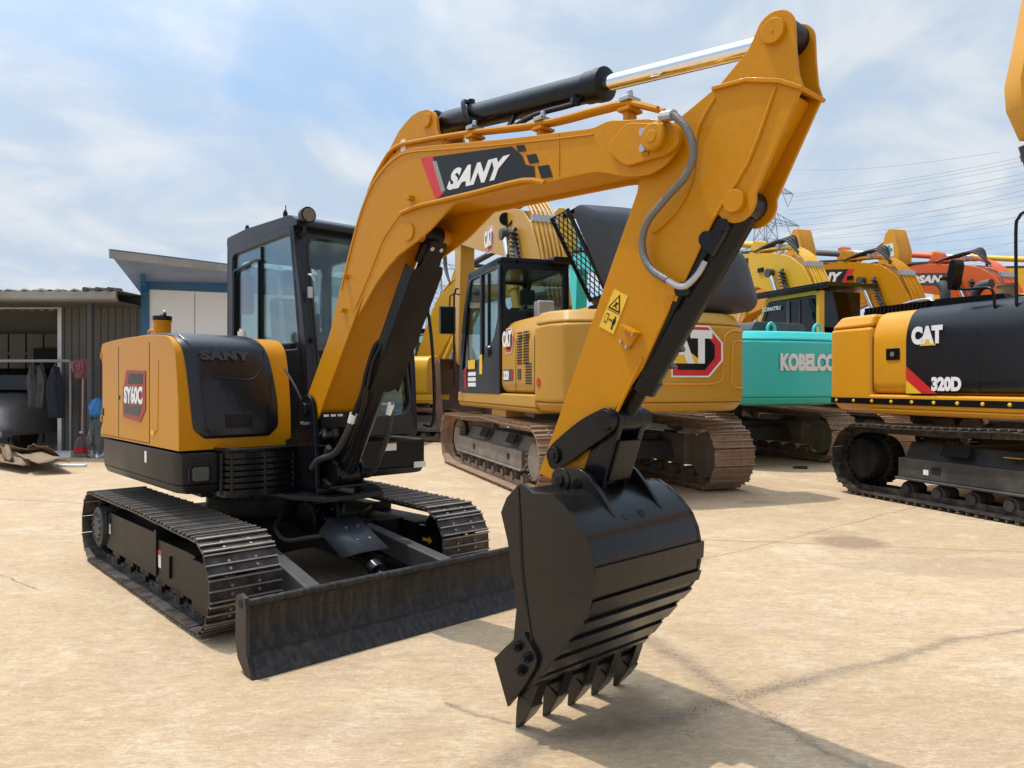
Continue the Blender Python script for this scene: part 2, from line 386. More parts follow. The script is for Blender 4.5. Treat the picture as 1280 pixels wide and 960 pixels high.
def sany_tracks():
    for sd in (-1, 1):
        y0, y1 = (.57, .97); 
        if sd < 0: y0, y1 = (-.97, -.57)
        P = belt_path(-1.115, 1.125, .287, .262, .252, .004, .012)
        tr = belt(P, 46, y0, y1, .008, .018, .009).build('track', [M['shoe'], M['worn']], ex)
        yo = sd*.885; yi = sd*.655          # frame faces
        mb = MB()
        # rear box with motor guard and front sloping box, seen between the belt runs
        mb.prism([(-.98,.14),(.22,.14),(.22,.42),(.14,.43),(-.90,.42),(-.98,.36)], yi, yo)
        mb.prism([(.24,.13),(.93,.13),(.93,.40),(.80,.405),(.24,.395)], yi, yo)
        mb.prism([(.205,.16),(.255,.16),(.255,.455),(.205,.455)], yi, yo+sd*.012)
        mb.prism([(.93,.10),(1.14,.10),(1.20,.16),(1.20,.37),(1.12,.395),(.93,.39)], sd*.70, yo+sd*.02)
        mb.prism([(.50,.19),(.518,.19),(.518,.33),(.50,.33)], yo, yo+sd*.014)
        fr = mb.build('track_frame', M['steelblk'], ex, .006)
        mb = MB(); 
        for a in (-.72,-.38,-.04,.30,.64):
            mb.box(a-.03, a+.03, min(yo,yo-sd*.03), max(yo,yo-sd*.03), .06, .15); mb.box(a-.09, a+.09, min(yo,yo-sd*.02), max(yo,yo-sd*.02), .11, .145)
        mb.build('roller_bracket', M['steelblk'], fr, .004)
        for a in (-.80,-.56,-.3,-.05,.2,.45,.70):
            w = MB(); wheel(w, a, .085, sd*.70, sd*.86, .058, n=18); w.build('track_roller', M['blackm'], fr)
        w = MB(); wheel(w, 1.12, .285, sd*.69, sd*.85, .215); w.build('idler_wheel', M['steelblk'], fr)
        w = MB()
        w.rev((-1.115, sd*.69, .287), (-1.115, sd*.915, .287), [(0,.13),(.5,.13),(.5,.15),(1,.15)], 30)
        w.rev((-1.115, sd*.915, .287), (-1.115, sd*.925, .287), [(0,.13),(1,.12)], 30)
        for i in range(12):
            t = 2*math.pi*i/12; w.bolt((-1.115+.10*math.cos(t), sd*.925, .287+.10*math.sin(t)), (0,sd,0), .012)
        for i in range(19):
            t = 2*math.pi*i/19; w.prism([(-1.115+.15*math.cos(t-.09), .287+.15*math.sin(t-.09)), (-1.115+.15*math.cos(t+.09), .287+.15*math.sin(t+.09)), (-1.115+.215*math.cos(t), .287+.215*math.sin(t))], sd*.74, sd*.80)
        w.build('drive_sprocket', M['dkgrey'], fr)
        w = MB(); w.tube([(-.98,sd*.86,.36),(-.995,sd*.89,.40),(-.93,sd*.90,.42),(-.90,sd*.9,.36),(-.9,sd*.9,.27)], .008, 8); w.build('guard_rod', M['steelblk'], fr)
        if sd < 0:
            s = MB(); s.box(-.905,-.865,-.8885,-.8855,.26,.335); s.build('sticker', M['white'], fr)
            s = MB(); s.box(.275,.325,-.8885,-.8855,.22,.33,0); s.box(.275,.325,-.8895,-.888,.30,.33,1); s.build('sticker', [M['white'], M['red']], fr)
        else:
            s = MB(); plate(s, [(-.06,-.012),(.02,-.012),(.02,-.028),(.06,.0),(.02,.028),(.02,.012),(-.06,.012),(-.045,0)], (1.08,.68,.30), (1,0,0), (0,0,1), .022, .026)
            s.build('arrow_sticker', M['stkyel'], fr)
            w = MB(); w.prism([(.93,.10),(1.14,.10),(1.20,.16),(1.20,.37),(1.12,.395),(.93,.39)], .655, .70); w.build('idler_cover', M['black'], fr, .01)
sany_tracks()

# centre undercarriage
mb = MB()
mb.prismz([(-.6,-.62),(.35,-.66),(.62,-.4),(.62,.4),(.35,.66),(-.6,.62)], .33, .47)
mb.prismz([(.30,-.66),(.78,-.66),(.80,-.60),(.66,-.36),(.60,-.1),(.60,.1),(.66,.36),(.80,.60),(.78,.66),(.30,.66)], .26, .42)
mb.cyl((0,0,.47), (0,0,.60), .46, n=48); mb.cyl((0,0,.60), (0,0,.66), .50, n=48); mb.cyl((0,0,.66), (0,0,.70), .44, n=48)
for i in range(36):
    t = 2*math.pi*i/36; mb.bolt((.46*math.cos(t), .46*math.sin(t), .615), (math.cos(t)*.05, math.sin(t)*.05, .0), .012, 1.0)
for b in (-.40, .40): mb.box(.6, .78, b-.07, b-.045, .24, .42); mb.box(.6, .78, b+.045, b+.07, .24, .42)
uc = mb.build('undercarriage_frame', M['blackm'], ex, .006)

# dozer blade, arms, ram and its guard
bl = MB()
prof = [(1.80,.345),(1.775,.30),(1.77,.24),(1.775,.17),(1.80,.10),(1.84,.055),(1.91,.0)]
front = [(1.835,.345),(1.805,.30),(1.797,.24),(1.80,.18),(1.825,.12),(1.86,.075),(1.925,.0)]
bl.prism(prof+front[::-1], -.95, .95)
bl.cyl((1.815,-.95,.335), (1.815,.95,.335), .021, n=14)
bl.prism([(1.84,.095),(1.852,.105),(1.94,.0),(1.922,.0)], -.95, .95)
for sd in (-1,1):
    y = sd*.95
    bl.prism([(1.735,.345),(1.75,.37),(1.80,.385),(1.85,.37),(1.862,.33),(1.862,.12),(1.935,.0),(1.85,-.0),(1.76,.06),(1.73,.15)], y, y+sd*.022)
bl.box(1.70,1.80,-.62,.62,.10,.24)
bl.bar((1.857,-.95,.098), (1.857,.95,.098), .010, .010)
blade = bl.build('dozer_blade', M['blade'], ex, .004)
h = MB()
for sd in (-1,1): h.cyl((1.80, sd*.95, .335), (1.80, sd*.9745, .335), .022, n=16)
h.build('pin_hole', M['dark'], blade)
for sd in (-1, 1):
    a = MB()
    a.hexa([(.66,sd*.40-.045,.27),(1.80,sd*.48-.05,.10),(1.80,sd*.48+.05,.10),(.66,sd*.40+.045,.27),(.66,sd*.40-.045,.40),(1.79,sd*.48-.05,.25),(1.79,sd*.48+.05,.25),(.66,sd*.40+.045,.40)])
    a.cyl((.70,sd*.40-.075,.335), (.70,sd*.40+.075,.335), .045, n=20)
    ba = a.build('blade_arm', M['dkgrey'], blade, .012)
rm = MB(); c0 = Vector((.78,.0,.55)); c1 = Vector((1.66,.0,.19)); dd = (c1-c0).normalized()
rm.cyl(c0+dd*.02, c0+dd*.72, .048); rm.cyl(c0+dd*.70, c0+dd*.76, .056)
rm.cyl(c0-Vector((0,.07,0)), c0+Vector((0,.07,0)), .04); 
ram = rm.build('blade_ram', M['black'], blade)
rm = MB(); rm.cyl(c0+dd*.76, c1, .026); rm.cyl(c1-Vector((0,.05,0)), c1+Vector((0,.05,0)), .052); rm.build('ram_rod', M['blackm'], ram)
rm = MB()
for y in (-.085, .085): rm.prism(circ(1.66,.19,.085,14,20,200)+[(1.62,.10),(1.79,.10)], y-.014, y+.014)
for y in (-.085, .085): rm.prism([(.58,.42),(.62,.56),(.72,.62),(.82,.60),(.86,.48),(.80,.38)], y-.012, y+.012)
rm.build('ram_bracket', M['blackm'], blade, .006)
g = MB(); up = Vector((dd.z*-1, 0, dd.x)).normalized()
def gp(t, y, hgt): v = c0+dd*t+up*hgt; return (v.x, y, v.z)
g.add([gp(.27,-.15,.01),gp(.24,-.085,.085),gp(.24,.10,.085),gp(.27,.15,.03),gp(.58,-.15,.01),gp(.66,-.085,.085),gp(.66,.11,.085),gp(.60,.15,.03)],
      [(0,1,5,4),(1,2,6,5),(2,3,7,6)])
gd = g.build('ram_guard', M['greyhood'], blade, 0, solid=.006)  # black steel guard; the grey paints in its reflection of the sky
g = MB()
for t, y in ((.38,-.035),(.38,.05),(.53,-.035),(.53,.05)): g.bolt(gp(t,y,.085), up, .012, .01)
g.build('bolt', M['steel'], gd)
g = MB(); g.tube([(.60,-.20,.52),(.72,-.30,.46),(.86,-.30,.40),(.98,-.20,.42),(1.06,-.10,.44)], .016, 10); g.tube([(.60,.16,.52),(.70,.20,.56),(.82,.12,.52)], .014, 10)
g.build('hydraulic_hose', M['rubber'], blade)

# upper structure: black skirt
sk = MB()
plan = [(-1.24,-.62),(-1.21,-.80),(-1.16,-.862),(-1.08,-.875),(.50,-.875),(.60,-.845),(.63,-.78),(.62,.92),(.58,.99),(-.2,1.01),(-1.0,.92),(-1.35,.62),(-1.5,.2),(-1.5,-.2),(-1.38,-.5)]
low = [(p[0]*.985, p[1]*.975) for p in plan]
sk.prismz(low, .715, .77, top=plan); sk.prismz(plan, .77, .972)
skirt = sk.build('lower_skirt', M['blackm'], ex, .012, 3)
s = MB(); s.box(-.05, -.01, -.879, -.8755, .87, .945); s.build('sticker', M['white'], skirt)
s = MB(); s.box(-.35,.50,-.70,-.45,.672,.712); s.build('lower_cover', M['blackm'], skirt, .01)
wl = MB(); wl.prismx([(-.825,.80),(-.81,.78),(-.70,.78),(-.685,.80),(-.685,.885),(-.70,.905),(-.81,.905),(-.825,.885)], .60, .650)
light = wl.build('work_light', M['black'], skirt, .006)
wl = MB(); wl.prismx([(-.805,.81),(-.795,.80),(-.715,.80),(-.705,.81),(-.705,.875),(-.715,.885),(-.795,.885),(-.805,.875)], .6505, .654)
for i in range(3):
    for j in range(2): wl.cyl((.654,-.782+.027*i,.825+.035*j), (.659,-.782+.027*i,.825+.035*j), .011, n=12)
wl.build('lamp_lens', M['lens'], light)

# step basket at the front
bk = MB()
pl = catmull([(.60,-.645),(.70,-.64),(.77,-.60),(.80,-.40),(.77,-.20),(.72,-.145),(.60,-.14)], 5)
pl = [(p[0], p[1]) for p in [(v.x, v.y) for v in [Vector(q) for q in pl]]]
def ring(z0, z1, t=.012, i0=0, i1=None):
    q = pl[i0:i1]; inn = [(x-.012*(1 if x > .62 else 0), y+(.012 if y < -.45 else -.012)) for x, y in q]
    bk.prismz(q+inn[::-1], z0, z1)
ring(.705,.735); ring(.935,.975)
for z in (.748,.786,.824,.862,.900): ring(z, z+.027)
for k in range(0, len(pl), 5): 
    x, y = pl[min(k, len(pl)-1)]; bk.cyl((x-.012,y,.705), (x-.012,y,.97), .014, n=8)
bk.tube([(x,y,.985) for x, y in pl[::2]], .016, 8, 2)
bk.prismz([(x-.01,y) for x, y in pl], .69, .71)
bk.box(.60,.74,-.60,-.19,.71,.93)
basket = bk.build('step_basket', M['black'], ex, .002)

# engine hood (yellow) with rounded front
prof = [(-1.225,.985),(-1.225,1.05),(-1.18,1.09),(-1.18,1.55),(-1.225,1.62)]+[(p[0],p[1]) for p in catmull([(-1.225,1.665,0),(-1.20,1.705,0),(-1.12,1.722,0),(-.6,1.735,0),(.05,1.728,0),(.34,1.71,0),(.44,1.685,0),(.505,1.635,0),(.54,1.56,0),(.57,1.42,0),(.592,1.25,0),(.60,1.10,0),(.60,.985,0)], 5)]
prof = [(p[0], p[1]) for p in prof]
hd = MB(); hd.prism(prof, -.868, -.135)
hood = hd.build('engine_hood', M['yellow'], ex, .055, 5)
# cut lines of the side doors and the recessed lip
s = MB()
for a in (-.72, .02): s.box(a-.004, a+.004, -.8695, -.866, 1.0, 1.68)
s.box(-1.2,.02,-.8695,-.866,1.0,1.004)
s.build('door_seam', M['dark'], hood)
s = MB()
s.prism([(.14,1.50),(.20,1.56),(.215,1.56),(.20,1.10),(.12,1.06),(.19,1.12)], -.871, -.866); s.build('pressed_rib', M['yellow'], hood, .002)
# side grille at the rear edge
s = MB(); s.box(-1.20,-1.179,-.862,-.30,1.09,1.56); 
for i in range(24): s.box(-1.215,-1.195,-.865,-.30,1.10+i*.019,1.108+i*.019)
s.build('rear_grille', M['blackm'], hood, .002)
# model badge
bd = MB(); o = (-.335,-.8695,1.325); xd = (1,0,0); yd = (0,0,1)
red = [(-.27,.175),(.27,.175),(.27,.02),(.26,-.10),(.16,-.175),(-.27,-.165),(-.29,-.155),(-.29,.03),(-.20,.175)]
red = [(-.17,.175),(.28,.165),(.28,-.10),(.16,-.19),(-.26,-.165),(-.26,.02)]
plate(bd, red, o, xd, yd, 0, .003, 0)
plate(bd, [(-.25,.055),(.16,.055),(.16,-.06),(-.25,-.06)], o, xd, yd, .003, .0045, 1)
plate(bd, [(-.10,.15),(.22,.145),(.22,.075),(-.13,.075)], o, xd, yd, .003, .0045, 1)
plate(bd, [(-.22,-.075),(.19,-.075),(.13,-.15),(-.22,-.135)], o, xd, yd, .003, .0045, 2)
badge = bd.build('model_badge', [M['dred'], M['decal'], M['dkgrey']], hood)
lettering('badge_lettering', 'SY60C', M['white'], badge, (-.335,-.8745,1.322), xd, yd, .44, .125, .003, .045)

s = MB(); s.box(-1.19,-1.14,-.876,-.868,1.15,1.21); s.build('door_latch', M['black'], hood, .004)
s = MB(); s.cyl((-.70,-.868,1.30),(-.70,-.874,1.30),.016,n=16); s.build('door_lock', M['black'], hood)
s = MB()
for z in (1.10,1.60): s.box(-1.222,-1.19,-.874,-.868,z,z+.05)
for q_ in s.loose(): q_.build('hinge', M['yellow'], hood, .003)
s = MB(); s.box(.06,.12,-.8715,-.869,1.06,1.09); s.build('sticker', M['stkyel'], hood)
# black front cover lying on the rounded hood
def hood_pt(s):       # s in 0..1 from the top (a=-.45) round the front to z=1.05
    pr = [(-.45,1.737),(.05,1.730),(.34,1.713),(.44,1.688),(.508,1.637),(.543,1.56),(.573,1.42),(.595,1.25),(.603,1.13),(.603,1.055)]
    if not hasattr(hood_pt, 'c'): hood_pt.c = catmull([(x, z, 0) for x, z in pr], 8)
    c = hood_pt.c; t = s*(len(c)-1); i = min(int(t), len(c)-2); f = t-i
    p = c[i].lerp(c[i+1], f); d = (c[i+1]-c[i]).normalized()
    return Vector((p.x, 0, p.y)), Vector((-d.y, 0, d.x))
cv = MB(); rows = []
NS = 44
def cover_l(s): return -.835+.09*max(0,s-.35)+(.0 if s < .90 else (s-.90)/.10*.07)
def cover_r(s): return -.36+.13*min(1, s/.75)-(.0 if s < .9 else (s-.9)/.1*.07)
for i in range(NS+1):
    s = i/NS; p, n = hood_pt(s); r = []
    l, rr = cover_l(s), cover_r(s)
    for j in range(13):
        u = j/12; off = .016 if 0 < j < 12 and 0 < i < NS else .002
        e = .004 if j in (0, 12) else 0
        q = p+n*off; r.append((q.x, l+(rr-l)*u, q.z))
    rows.append(r)
cv.sheet(rows)
cover = cv.build('hood_cover', M['cover'], ex, 0, ang=60)
# pressed outline and raised lettering
s = MB(); line = []
for (ss, u) in ((.30,.05),(.42,.08),(.55,.14),(.64,.26),(.66,.5),(.66,.72),(.62,.84),(.55,.93),(.48,.96)):
    p, n = hood_pt(ss); l, rr = cover_l(ss), cover_r(ss); q = p+n*.015; line.append((q.x, l+(rr-l)*u, q.z))
s.tube(line, .006, 8, 4); s.build('pressed_outline', M['cab'], cover)
for k_ in range(300):
    p, n = hood_pt(k_/300)
    if p.z < 1.575: break
lettering('raised_lettering', 'SANY', M['emboss'], cover, Vector((p.x,-.565,p.z))+n*.024, (0,1,0), n.cross(Vector((0,1,0))), .325, .066, .016, .06, gap=1.12)
s = MB(); s.prismx([(-.585,1.12),(-.585,1.205),(-.415,1.205),(-.415,1.12)], .612, .628); s.prismx([(-.57,1.135),(-.57,1.19),(-.43,1.19),(-.43,1.135)], .628, .634); s.cyl((.634,-.445,1.162),(.640,-.445,1.162),.011)
s.build('cover_latch', M['black'], cover, .004)
# filler neck and grab rail on the hood
s = MB(); s.cyl((-.59,-.60,1.72), (-.59,-.60,1.865), .062, n=28); s.cyl((-.59,-.60,1.865), (-.59,-.60,1.88), .066, n=28); neck = s.build('filler_neck', M['yellow'], hood)
s = MB(); s.cyl((-.59,-.60,1.88), (-.59,-.60,1.915), .068, n=28); s.box(-.62,-.52,-.61,-.59,1.915,1.93); neckc = s.build('filler_cap', M['black'], hood, .003)
s = MB(); s.cyl((-.55,-.60,1.92), (-.53,-.60,1.95), .014, n=10); s.tube([(-.54,-.6,1.94),(-.51,-.6,1.95),(-.53,-.6,1.93)], .004, 6); s.build('padlock', M['steel'], hood)
s = MB(); s.tube([(-.84,-.62,1.73),(-.845,-.62,1.80),(-.82,-.62,1.815),(-.74,-.62,1.815),(-.72,-.62,1.80),(-.72,-.62,1.73)], .013, 10, 4); s.build('grab_rail', M['yellow'], hood)
s = MB(); s.cyl((-.22,-.14,1.735),(-.22,-.14,1.80),.03,n=16); s.cyl((-.22,-.14,1.80),(-.22,-.14,1.82),.018,n=12); s.build('breather_cap', M['white'], hood)

# boom foot bracket (black) between hood and cab
b = MB()
br = [(.50,.72),(.50,1.0),(.72,1.05),(.80,1.22)]+circ(.894,1.235,.095,12,170,10)+[(1.02,1.10),(1.03,.80),(1.04,.70)]
for y in (-.175, .145): b.prism(br, y, y+.03)
b.box(.50,1.05,-.175,.175,.70,.74); b.box(.50,.56,-.175,.175,.72,1.05); b.box(.94,1.16,-.145,.145,.74,.76)
b.prismz([(.45,-.36),(.95,-.30),(1.2,-.2),(1.2,.22),(.95,.34),(.45,.45)], .665, .70)
b.cyl((.894,-.20,1.235), (.894,.20,1.235), .045, n=24)
for y in (-.10, .075): b.prism([(.95,.74),(.98,.98),(1.05,.95)]+circ(1.10,.84,.075,8,80,-60)+[(1.12,.72)], y, y+.025)
bracket = b.build('boom_bracket', M['black'], ex, .006)
s = MB()
for da, dz in ((-.035,-.05),(.035,-.05),(0,-.055)): s.bolt((.894+da,-.176,1.165+dz*.4), (0,-1,0), .011, .016)
s.build('bolt', M['steel'], bracket)
s = MB()
for y in (-.12,-.04,.05): s.tube([(.62,y,1.02),(.80,y,1.10),(.98,y*.9,1.12),(1.05,y,1.06)], .018, 8)
s.tube([(.7,-.10,.95),(.95,-.10,.90),(1.10,-.12,1.0)], .02, 8); s.tube([(.62,-.19,1.5),(.75,-.16,1.35),(.80,-.10,1.15)], .008, 8)
s.build('hydraulic_hose', M['rubber'], bracket)
s = MB(); 
for k in range(3): s.box(1.03,1.034,-.12+k*.05,-.085+k*.05,1.19,1.205)
s.box(.98,1.03,-.13,.13,1.12,1.215,1)
s.build('hose_clamp', [M['white'], M['blackm']], bracket)
def roundpoly(pts, r, n=4):
    out = []; m = len(pts)
    for i in range(m):
        p0, p1, p2 = Vector(pts[i-1]), Vector(pts[i]), Vector(pts[(i+1) % m])
        d1 = (p0-p1); d2 = (p2-p1); rr = min(r, d1.length*.45, d2.length*.45)
        A = p1+d1.normalized()*rr; B = p1+d2.normalized()*rr
        for k in range(n+1):
            t = k/n; q = A*(1-t)**2+p1*2*t*(1-t)+B*t*t; out.append((q.x, q.y))
    return out
def ringf(mb, outer, inner, w0, w1, fn, mi=0):
    """frame between two outlines of equal length; fn(u, v, w) places it in space"""
    n = len(outer)
    vs = [fn(u, v, w0) for u, v in outer]+[fn(u, v, w0) for u, v in inner]+[fn(u, v, w1) for u, v in outer]+[fn(u, v, w1) for u, v in inner]
    fs = []
    for i in range(n):
        j = (i+1) % n
        fs += [(i, j, n+j, n+i), (2*n+i, 3*n+i, 3*n+j, 2*n+j), (i, 2*n+i, 2*n+j, j), (n+i, n+j, 3*n+j, 3*n+i)]
    mb.add(vs, fs, mi)
def panef(mb, pts, w0, w1, fn, mi=0):
    n = len(pts); vs = [fn(u, v, w0) for u, v in pts]+[fn(u, v, w1) for u, v in pts]
    mb.add(vs, [tuple(range(n-1, -1, -1)), tuple(range(n, 2*n))]+[(i, (i+1) % n, (i+1) % n+n, i+n) for i in range(n)], mi)

# ---- cab
cb0, cb1 = .05, .985
def cfront(z): # front wall position by height
    return .50-.06*max(0, (z-1.3))/.5 - .13*max(0, z-1.75)
cab = MB()
so = roundpoly([(-1.0,1.0),(-1.0,2.60),(cfront(2.60)-.01,2.60),(cfront(2.1),2.1),(cfront(1.6),1.6),(.50,1.0)], .09)
si = roundpoly([(-.885,1.66),(-.885,2.49),(.185,2.515),(.255,2.1),(.315,1.75),(.325,1.66)], .06)
sl_ = roundpoly([(-.885,1.22),(-.885,2.49),(.185,2.515),(.255,2.1),(.335,1.75),(.40,1.18)], .06)
ringf(cab, so, si, cb0, cb0+.05, lambda u, v, w: (u, w, v)); ringf(cab, so, sl_, cb1-.05, cb1, lambda u, v, w: (u, w, v))
fo = roundpoly([(cb0,1.0),(cb1,1.0),(cb1,2.60),(cb0,2.60)], .03)
fi = roundpoly([(cb0+.105,1.16),(cb1-.085,1.16),(cb1-.085,2.50),(cb0+.105,2.50)], .12)
ringf(cab, fo, fi, -.06, .0, lambda u, v, w: (cfront(v)+w, u, v))
bi = roundpoly([(cb0+.105,1.80),(cb1-.085,1.80),(cb1-.085,2.47),(cb0+.105,2.47)], .08)
ringf(cab, fo, bi, .0, .05, lambda u, v, w: (-1.0+w, u, v))
cab.box(-1.0, .44, cb0+.01, cb1-.01, 1.0, 1.10)
cabo = cab.build('cab', M['cab'], ex, .012, 3)
r = MB(); ro = roundpoly([(-1.002,2.56),(-1.0,2.655),(-.6,2.672),(.20,2.652),(.30,2.61),(.318,2.56)], .03)
r.prism(ro, cb0-.002, cb1+.002); roof = r.build('cab_roof', M['cab'], cabo, .03, 3)
p = MB(); p.box(-.350,-.330,cb0+.010,cb0+.035,1.68,2.49); p.box(-.885,.2,cb0+.006,cb0+.03,1.60,1.70)
p.box(cfront(1.62)-.05,cfront(1.62)-.01,cb0+.1,cb1-.08,1.60,1.645); p.build('window_bar', M['black'], cabo, .004)
p = MB(); ringf(p, roundpoly([(-.86,1.69),(-.345,1.66),(-.345,2.40),(-.86,2.36)], .04), roundpoly([(-.846,1.705),(-.36,1.676),(-.36,2.385),(-.846,2.345)], .03), cb0-.006, cb0+.014, lambda u, v, w: (u, w, v))
p.build('sliding_window_frame', M['black'], cabo)
p = MB(); panef(p, si, cb0+.022, cb0+.027, lambda u, v, w: (u, w, v)); p.build('side_window', M['glass'], cabo)
p = MB(); panef(p, sl_, cb1-.027, cb1-.022, lambda u, v, w: (u, w, v)); p.build('side_window', M['glass'], cabo)
p = MB(); panef(p, fi, -.03, -.024, lambda u, v, w: (cfront(v)+w, u, v)); p.build('windscreen', M['glass'], cabo)
p = MB(); panef(p, bi, .02, .026, lambda u, v, w: (-1.0+w, u, v)); p.build('rear_window', M['glass'], cabo)
p = MB(); ringf(p, roundpoly([(cb0+.09,1.145),(cb1-.07,1.145),(cb1-.07,2.515),(cb0+.09,2.515)], .13), fi, .0, .012, lambda u, v, w: (cfront(v)+w, u, v)); p.build('window_seal', M['rubber'], cabo)
# work lamp, fixings, aerial, hinges
p = MB(); lc = (.36, .10, 2.625)
p.rev((lc[0]-.05,lc[1],lc[2]), (lc[0]+.035,lc[1],lc[2]), [(0,.03),(.3,.055),(1,.06)], 24); p.box(lc[0]-.03,lc[0]-.01,lc[1]-.01,lc[1]+.01,2.50,2.60)
lamp = p.build('cab_lamp', M['black'], cabo, .003)
p = MB(); p.cyl((lc[0]+.036,lc[1],lc[2]), (lc[0]+.040,lc[1],lc[2]), .048); p.build('lamp_lens', M['lens'], lamp)
p = MB()
for a, b in ((-.62,.07),(.08,.07),(-.62,.93),(.08,.93)): p.cyl((a,b,2.66),(a,b,2.69),.018,n=12); p.cyl((a,b,2.69),(a,b,2.705),.012,n=10)
p.cyl((-.02,.12,2.65),(-.02,.12,2.77),.004,n=6)
for z in (2.50,1.72): p.cyl((cfront(z),cb0+.05,z),(cfront(z)+.03,cb0+.05,z),.022,n=14)
p.build('roof_fixing', M['black'], cabo)
p = MB(); p.tube([(.41,.09,2.19),(.44,.10,2.18),(.45,.115,2.14)], .008, 8); p.box(.40,.43,.085,.115,2.02,2.10); p.build('window_catch', M['steel'], cabo, .003)
p = MB(); p.tube([(.45,.30,1.25),(.47,.32,1.7),(.40,.55,2.15)], .008, 6); p.tube([(.40,.42,2.1),(.42,.68,2.2)], .006, 6); p.build('wiper', M['black'], cabo)
p = MB(); p.tube([(.55,1.0,1.08),(.60,1.06,1.10),(.60,1.065,1.5),(.54,1.065,1.92),(.52,1.03,1.98),(.42,.98,1.98)], .014, 10, 4); p.build('grab_rail', M['black'], cabo)
p = MB()
for z0, z1 in ((2.05,2.35),): ringf(p, roundpoly([(.10,2.05),(.34,2.05),(.34,2.35),(.10,2.35)], .04), roundpoly([(.12,2.07),(.32,2.07),(.32,2.33),(.12,2.33)], .04), 0, .01, lambda u, v, w: (u, cb1-.045-w, v))
p.build('sun_blind_frame', M['dkgrey'], cabo)
# seat with its film, consoles, extinguisher
st = MB(); st.box(-.70,-.22,.30,.76,1.44,1.58); st.prism([(-.70,1.54),(-.56,1.54),(-.66,2.14),(-.78,2.14)], .31, .75); st.prism([(-.77,2.17),(-.66,2.17),(-.68,2.40),(-.78,2.38)], .40, .66)
st.box(-.65,-.3,.38,.68,1.1,1.44); seat = st.build('seat', M['seat'], cabo, .05, 4)
st = MB()
pr = [(-.28,1.60),(-.54,1.62),(-.62,2.10),(-.64,2.40),(-.80,2.42),(-.83,2.1),(-.80,1.5)]
for k in range(6):
    y = .27+k*.085+random.uniform(-.01,.01)
rows = []
for k in range(9):
    y = .26+.53*k/8; rows.append([(a+random.uniform(-.03,.03), y, z+random.uniform(-.02,.02)-(.05 if k in (0,8) else 0)) for a, z in pr])
st.sheet(rows); st.build('seat_film', M['plastic'], seat, ang=20)
st = MB(); 
for b in (.20,.80): st.prism([(-.45,1.36),(.08,1.36),(.12,1.62),(-.02,1.66),(-.42,1.60)], b-.06, b+.06)
for b in (.20,.80): st.cyl((.06,b,1.62),(.10,b,1.78),.012,n=8); st.rev((.10,b,1.76),(.11,b,1.86),[(0,.02),(.5,.028),(1,.015)],12)
st.prism([(.20,1.1),(.34,1.1),(.36,1.75),(.26,1.80)], .10, .26); st.box(.22,.30,.12,.24,1.78,1.92)
for b in (.42,.60): st.tube([(.20,b,1.1),(.22,b,1.45)], .01, 8, 1)
cons = st.build('control_console', M['dkgrey'], cabo, .015)
e = S.ab(305, 366, .17); e = (max(e[0], -.86), e[1])
st = MB(); st.rev((e[0],.17,e[1]-.19),(e[0],.17,e[1]+.17),[(0,.04),(.04,.055),(.85,.055),(.95,.03),(1,.02)],20); ext = st.build('fire_extinguisher', M['red'], cabo)
st = MB(); st.cyl((e[0],.17,e[1]+.17),(e[0],.17,e[1]+.22),.022,n=12); st.box(e[0]-.01,e[0]+.06,.16,.18,e[1]+.21,e[1]+.23); st.build('extinguisher_valve', M['black'], ext)
st = MB(); st.box(.622,.6245,.60,.70,.90,.955,0); st.box(.622,.6252,.60,.70,.945,.956,1)
st.build('sticker', [M['white'], M['stkyel']], skirt)
st = MB(); st.box(.622,.6245,.86,.97,.755,.80); st.build('sticker', M['white'], skirt)

# ---- boom
bo = [(.84,1.31),(1.145,1.711),(1.274,1.99),(1.40,2.24),(1.49,2.40),(1.60,2.534),(1.727,2.618),(1.85,2.662),(2.006,2.675),(2.36,2.611),(2.81,2.528),(3.332,2.442),(3.408,2.454),(3.509,2.428),(3.62,2.405)]+\
     [(3.69,2.37),(3.735,2.32),(3.742,2.27),(3.70,2.22),(3.62,2.19),(3.50,2.205),(3.353,2.262),(2.839,2.284),(2.36,2.304),(2.059,2.322),(1.95,2.30),(1.86,2.25),(1.769,2.180),(1.642,2.02),(1.482,1.835)]+\
     [(1.0,1.19),(.955,1.15),(.90,1.135),(.84,1.16),(.81,1.22)]
BW = .14
bo0 = bo; bo = roundpoly(bo, .07, 3)
b = MB()
b.prism(inset(bo, .02), -BW+.012, BW-.012)
b.prism(bo, -BW-.001, -BW+.013); b.prism(bo, BW-.013, BW+.001)
b.cyl((.894,-.17,1.229), (.894,.17,1.229), .085, n=30)
# lug for the boom ram and bracket of the arm ram
lug = [(2.42,2.31),(2.30,2.25),(2.20,2.20),(2.081,2.158),(1.99,2.13),(1.906,2.104),(1.80,2.05),(1.70,1.985),(1.60,1.90),(1.482,1.80),(1.60,2.0),(1.76,2.19),(1.95,2.32),(2.2,2.33)]
for y in (-BW, BW-.014): b.prism(lug, y, y+.014)
brk = [(1.56,2.50),(1.60,2.592),(1.748,2.744),(1.84,2.82),(1.909,2.852),(1.97,2.873),(2.04,2.878),(2.11,2.868),(2.165,2.84),(2.19,2.80),(2.2,2.74),(2.25,2.65),(2.1,2.60)]
for y in (-.09, .068): b.prism(brk, y, y+.022)
boom = b.build('boom', M['yellow'], ex, .004)
